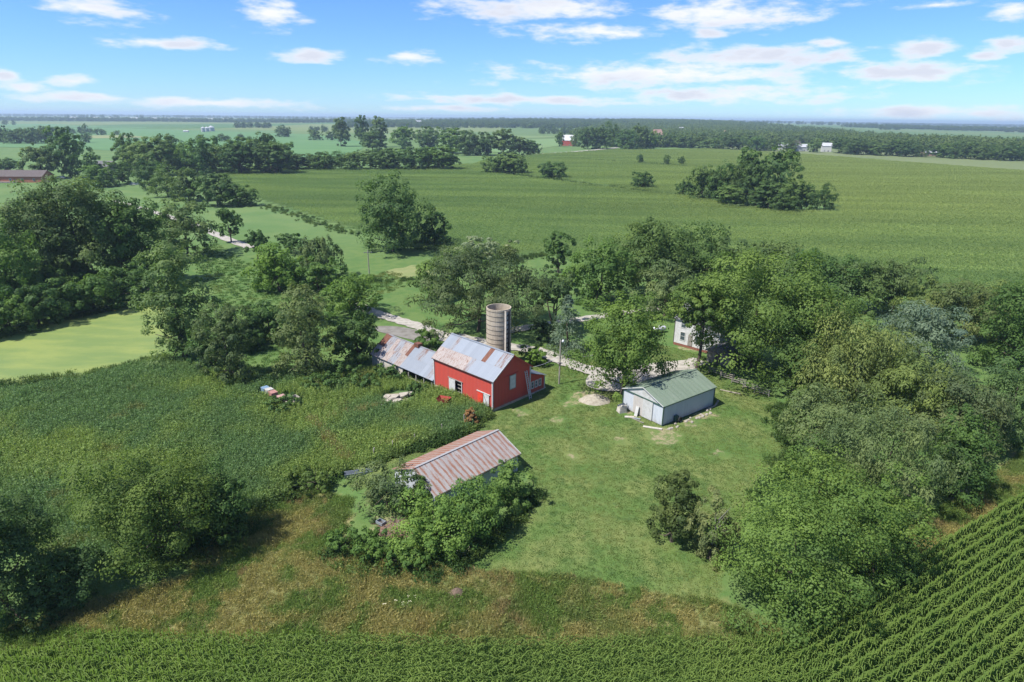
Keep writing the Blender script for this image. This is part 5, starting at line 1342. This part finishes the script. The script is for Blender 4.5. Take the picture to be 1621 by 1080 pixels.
# red cart in the reeds
ct = empty('farm_cart', g(703, 642), R(-20), 'small rusty red cart standing in the pasture weeds', 'cart')
RC = plain('cart_red', (.36, .05, .04), (.24, .05, .035), 4, .8)
mb = MB(); V = [(-.7, -.45, .6), (.7, -.45, .6), (.7, .45, .6), (-.7, .45, .6), (-.95, -.65, 1.25), (.95, -.65, 1.25), (.95, .65, 1.25), (-.95, .65, 1.25)]
mb.add(V, [(0, 3, 2, 1), (0, 1, 5, 4), (1, 2, 6, 5), (2, 3, 7, 6), (3, 0, 4, 7)]); mb.build('cart_body', RC, ct)
for s in (-.6, .6): MB().tube([(0, s - .06, .38), (0, s + .06, .38)], .38, 14).build('wheel', STEEL, ct)
MB().beam((.7, 0, .62), (1.7, 0, .35), .07).build('handle', RC, ct)
# rust-brown shrub by the fence
T(745, 676, 648, 20, 'open', (.20, .12, .06), 'rust-brown withered shrub in the pasture fence', name='shrub', cat='shrub')
bx = MB().box(-.5, .5, -.12, .12, .7, .8).build('plank', WHITE); bx.location = g(745, 672); bx.rotation_euler.z = R(30); tag(bx, 'short white plank by the rust-brown shrub', 'plank')
MB().box(-.06, .06, -.06, .06, -.1, .7).build('stake', WOODG, bx)
# things round the green-roofed shed
o = MB().add([(-.6, -.5, 0), (.6, -.5, 0), (.6, .5, 0), (-.6, .5, 0), (-.5, -.42, 1.0), (.5, -.45, 1.15), (.5, .45, 1.2), (-.45, .42, 1.0)], [(0, 1, 5, 4), (1, 2, 6, 5), (2, 3, 7, 6), (3, 0, 4, 7), (4, 5, 6, 7)]).build('stone_block', CONC); o.location = g(984, 652); o.rotation_euler.z = R(20); tag(o, 'pale tan block by the left corner of the metal shed', 'block')
for i, (px, py, L, w, a, m_, lab) in enumerate([(1033, 678, 2.6, .4, -22, CONC, 'wide pale board lying before the metal shed corner'), (1002, 662, 2.2, .25, -30, GALV, 'grey metal strip lying in front of the shed doors'), (996, 661, 1.3, .4, -10, CONC, 'flat pale sheet beside the tan block'),
                                    (1008, 666, 2.4, .14, -50, WOODG, 'thin dark pole lying in front of the shed doors'), (1156, 621, 3.2, .22, -35, SAND, 'long pale board in the grass behind the metal shed')]):
    o = MB().box(-L / 2, L / 2, -w / 2, w / 2, .04, .12).build('board', m_); o.location = g(px, py); o.rotation_euler = (R(2), R(-2), R(a)); tag(o, lab, 'board')
o = MB().box(-.25, .25, -.05, .05, 0, 1.5).build('board', WHITE); o.location = g(1006, 659); o.rotation_euler = (R(-14), 0, R(-50)); tag(o, 'upright white board leaning on the beige shed door', 'board')
ty = MB(); nn = 16
for k in range(nn):
    a = 6.283 * k / nn
    for j in range(6):
        b2 = 6.283 * j / 6; ty.v.append(((.32 + .12 * math.cos(b2)) * math.cos(a), .1 * math.sin(b2), (.32 + .12 * math.cos(b2)) * math.sin(a) + .44))
ty.f = [(6 * k + j, 6 * ((k + 1) % nn) + j, 6 * ((k + 1) % nn) + (j + 1) % 6, 6 * k + (j + 1) % 6) for k in range(nn) for j in range(6)]
o = ty.build('tyre', plain('rubber', (.02, .02, .02), None, 3, .8), None, True); o.location = g(1076, 669); o.rotation_euler.z = R(40); tag(o, 'dark tyre leaning at the long side of the metal shed', 'tyre')
o = MB().tube([g(1118, 650) + Vector((0, 0, .15)), g(1132, 644) + Vector((0, 0, .15)), g(1137, 636) + Vector((0, 0, .15))], .15, 8).build('log', WOODG); tag(o, 'grey log edging the far corner of the metal shed', 'log')
rg = random.Random(2); sm = None
for i in range(26):
    t = i / 25; a = g(1052, 683).lerp(g(1130, 648), t) + Vector((rg.uniform(-.6, .6), rg.uniform(-.6, .6), .05))
    if sm is None:
        k = 6; V = [(math.cos(6.283 * j / k), math.sin(6.283 * j / k) * .8, 0) for j in range(k)] + [(math.cos(6.283 * j / k) * .7, math.sin(6.283 * j / k) * .6, .5) for j in range(k)]
        sm = MB().add(V, [(j, (j + 1) % k, k + (j + 1) % k, k + j) for j in range(k)] + [tuple(range(k, 2 * k))]).mesh('stone'); sm.materials.append(RUBBLE)
    o = bpy.data.objects.new('stone', sm); COL.objects.link(o); o.location = a; s_ = rg.uniform(.14, .34); o.scale = (s_, s_, s_); o.rotation_euler.z = rg.random() * 6; tag(o, 'pale rubble stone along the metal shed wall', 'stone', 'rubble stones by the metal shed')

# ------------------------------------------------------------------ far buildings
def house(px, py, L, D, Hh, rh, ang, wall, roof, label, name='farm_building', cat='building', windows=2, group=None, wings=0):
    o = empty(name, g(px, py), R(ang), label, cat, group)
    mb = MB(); mb.box(-L / 2, L / 2, 0, D, -.3, Hh); mb.add([(-L / 2, 0, Hh), (-L / 2, D, Hh), (-L / 2, D / 2, Hh + rh)], [(0, 2, 1)]); mb.add([(L / 2, 0, Hh), (L / 2, D, Hh), (L / 2, D / 2, Hh + rh)], [(0, 1, 2)]); mb.build('wall', wall, o)
    e = .5; z1 = Hh + rh + .15; z0 = Hh - .1
    MB().add([(-L / 2 - e, -e, z0), (L / 2 + e, -e, z0), (L / 2 + e, D / 2, z1), (-L / 2 - e, D / 2, z1), (-L / 2 - e, D + e, z0), (L / 2 + e, D + e, z0)], [(0, 1, 2, 3), (3, 2, 5, 4)]).build('roof', roof, o)
    for k in range(windows):
        xx = -L / 2 + L * (k + .7) / (windows + .4); wf = MB().box(xx - .7, xx + .7, -.12, -.03, 1.0, 2.4).build('window', WHITE, o); MB().box(xx - .58, xx + .58, -.15, -.125, 1.1, 2.3).build('pane', GLASS, wf)
    MB().box(L * .12, L * .12 + 1.1, -.1, -.02, 0, 2.1).build('door', STEEL, o)
    return o
BRK = plain('orange_brick', (.36, .145, .085), (.28, .12, .075), 1.5, .9); ROOFB = plain('brown_shingle', (.12, .10, .095), None, 2, .95)
PINK = plain('faded_brick', (.42, .26, .21), None, 2, .9); DRED = plain('barn_red', (.30, .06, .045), None, 2, .8); WROOF = plain('pale_metal', (.45, .46, .48), None, 1, .5)
b1 = house(8, 289, 44, 12, 3.6, 3.2, 4, BRK, ROOFB, 'long orange brick ranch house with brown roof', 'ranch_house', 'house', 6)
MB().box(-3, 8, -3.5, -.2, .2, .5).build('deck', WOODG, b1)
house(158, 274, 16, 10, 4.5, 3.5, -10, WOODG, SH, 'grey-roofed house tucked behind the leafy trees', 'country_house', 'house', 2)
for i, (px, lab) in enumerate([(64, 'white car parked at the gable of the ranch house'), (97, 'white pickup parked under the tall dark tree')]):
    o = empty('parked_car', g(px, 283), R(5), lab, 'car'); CP = WHITE
    mb = MB(); prof = [(-2.3, .45), (2.3, .45), (2.35, .95), (1.3, 1.05), (.7, 1.6), (-1.2, 1.65), (-2.2, 1.05)]; V = [(x_, s, z_) for s in (-.9, .9) for x_, z_ in prof]; k = 7
    mb.add(V, [(j, (j + 1) % k, k + (j + 1) % k, k + j) for j in range(k)] + [tuple(range(k))[::-1], tuple(range(k, 2 * k))]); mb.build('body', CP, o)
    for sx in (-1.4, 1.4):
        for s in (-.9, .9): MB().tube([(sx, s - .1, .36), (sx, s + .1, .36)], .36, 10).build('wheel', STEEL, o)
    MB().box(-1.1, .75, -.93, .93, 1.12, 1.5).build('window', GLASS, o)
for k in range(3):
    o = empty('scrap_heap', g(211 + k * 10, 292.5), .3 * k, 'low pale scrap lying in the mown field by the trees', 'scrap', 'scrap in the mown field'); MB().box(-2.2, 2.2, -.8, .8, 0, .7).build('body', WHITE, o); MB().box(-1.4, 1.0, -.7, .7, .7, 1.2).build('cover', GALV, o)
def bin_(px, py, r_, h, label):
    o = empty('grain_bin', g(px, py), 0, label, 'grain bin', 'grain bins at the far tree line')
    MB().tube([(0, 0, 0), (0, 0, h)], r_, 20, False).build('bin_wall', WROOF, o); MB().tube([(0, 0, h), (0, 0, h + r_ * .55), (0, 0, h + r_ * .6)], [r_ * 1.04, r_ * .12, r_ * .1], 20).build('cone_roof', WROOF, o)
    for z in (h * .25, h * .5, h * .75): MB().tube([(0, 0, z - .1), (0, 0, z + .1)], r_ * 1.015, 20, False).build('hoop', GALV, o)
    MB().box(-.5, .5, -r_ - .1, -r_ + .1, 0, 2).build('door', STEEL, o)
bin_(322, 209, 4.6, 9.5, 'slim white grain bin at the end of the three'); bin_(328, 208.5, 5.4, 8.5, 'middle white grain bin of the three'); bin_(335, 208, 7.5, 9.5, 'widest white grain bin of the three')
house(294, 209.5, 12, 5, 2.5, 1.5, 0, WHITE, WROOF, 'tiny white shed alone in the bean field', 'small_shed', 'shed', 0)
house(664, 200, 22, 20, 12, 10, 30, DRED, WROOF, 'red barn with white roof at the far hedge', 'distant_barn', 'barn', 2)
house(673, 200.5, 16, 10, 7, 5, 0, WHITE, WROOF, 'white house next to the far red barn', 'distant_house', 'house', 2)
house(770, 201, 26, 14, 8, 6, 0, WHITE, WROOF, 'white farm shed with steep gable on the far ridge', 'distant_shed', 'shed', 1); house(786, 201.5, 40, 14, 6, 4, 0, WROOF, GALV, 'long grey low shed on the far ridge', 'distant_shed', 'shed', 1)
house(898, 231, 19, 14, 8, 8, -28, DRED, WROOF, 'red barn with wide pale roof by the country road', 'distant_barn', 'barn', 2)
house(1043, 226, 18, 14, 14, 9, 30, PINK, PINK, 'tall faded pink brick house above the trees', 'distant_house', 'house', 3)
house(1240, 237.5, 14, 10, 5, 3, 0, WHITE, WROOF, 'white low shed in the distant wood', 'distant_shed', 'shed', 1); house(1270, 240, 17, 14, 6, 3.5, 0, WHITE, WROOF, 'white gabled shed with a dark doorway before the wood', 'distant_shed', 'shed', 0)
house(1262, 238, 10, 9, 9, 4, 20, PINK, ROOFB, 'brownish house behind the white gabled shed', 'distant_house', 'house', 2); house(1308, 241, 12, 10, 8, 4, -15, WHITE, WROOF, 'white house among the trees of the distant wood', 'distant_house', 'house', 2)
house(1473, 247.5, 16, 9, 4.5, 3, 5, PINK, WROOF, 'pale-roofed house at the field end of the distant wood', 'distant_house', 'house', 2); house(1149, 219, 9, 8, 13, 4, 0, PINK, PINK, 'narrow pinkish house deep in the distant wood', 'distant_house', 'house', 1)
house(1078, 212, 14, 9, 14, 4, 0, WHITE, WROOF, 'white roof peeping out above the wood', 'distant_house', 'house', 1)
rs_ = random.Random(3)
for k in range(9):
    house(120 + k * 30 + rs_.uniform(-8, 8), 190.2 + .35 * k, 40, 20, 11, 6, 0, WHITE, WROOF, 'tiny white building on the far horizon', 'horizon_building', 'building', 1, 'white buildings on the horizon')
for k in range(6):
    house(1530 + k * 16, 205.5 + k * .3, 40, 20, 11, 6, 0, WHITE, WROOF, 'tiny pale building in the far hazy valley', 'horizon_building', 'building', 1, 'buildings in the far valley')

# ------------------------------------------------------------------ haze
hz = MB().box(-16500, 16500, -1700, 16500, -4, 75).build('haze', None); struct(hz, 'stuff'); hz.data.materials.clear()
hm_ = bpy.data.materials.new('haze'); hm_.use_nodes = True; hn = hm_.node_tree; hn.nodes.clear()
oo = hn.nodes.new('ShaderNodeOutputMaterial'); pv = hn.nodes.new('ShaderNodeVolumePrincipled'); pv.inputs['Density'].default_value = 1.2e-4; pv.inputs['Color'].default_value = (.62, .80, 1., 1); pv.inputs['Anisotropy'].default_value = .2
hn.links.new(pv.outputs[0], oo.inputs['Volume']); hz.data.materials.append(hm_)
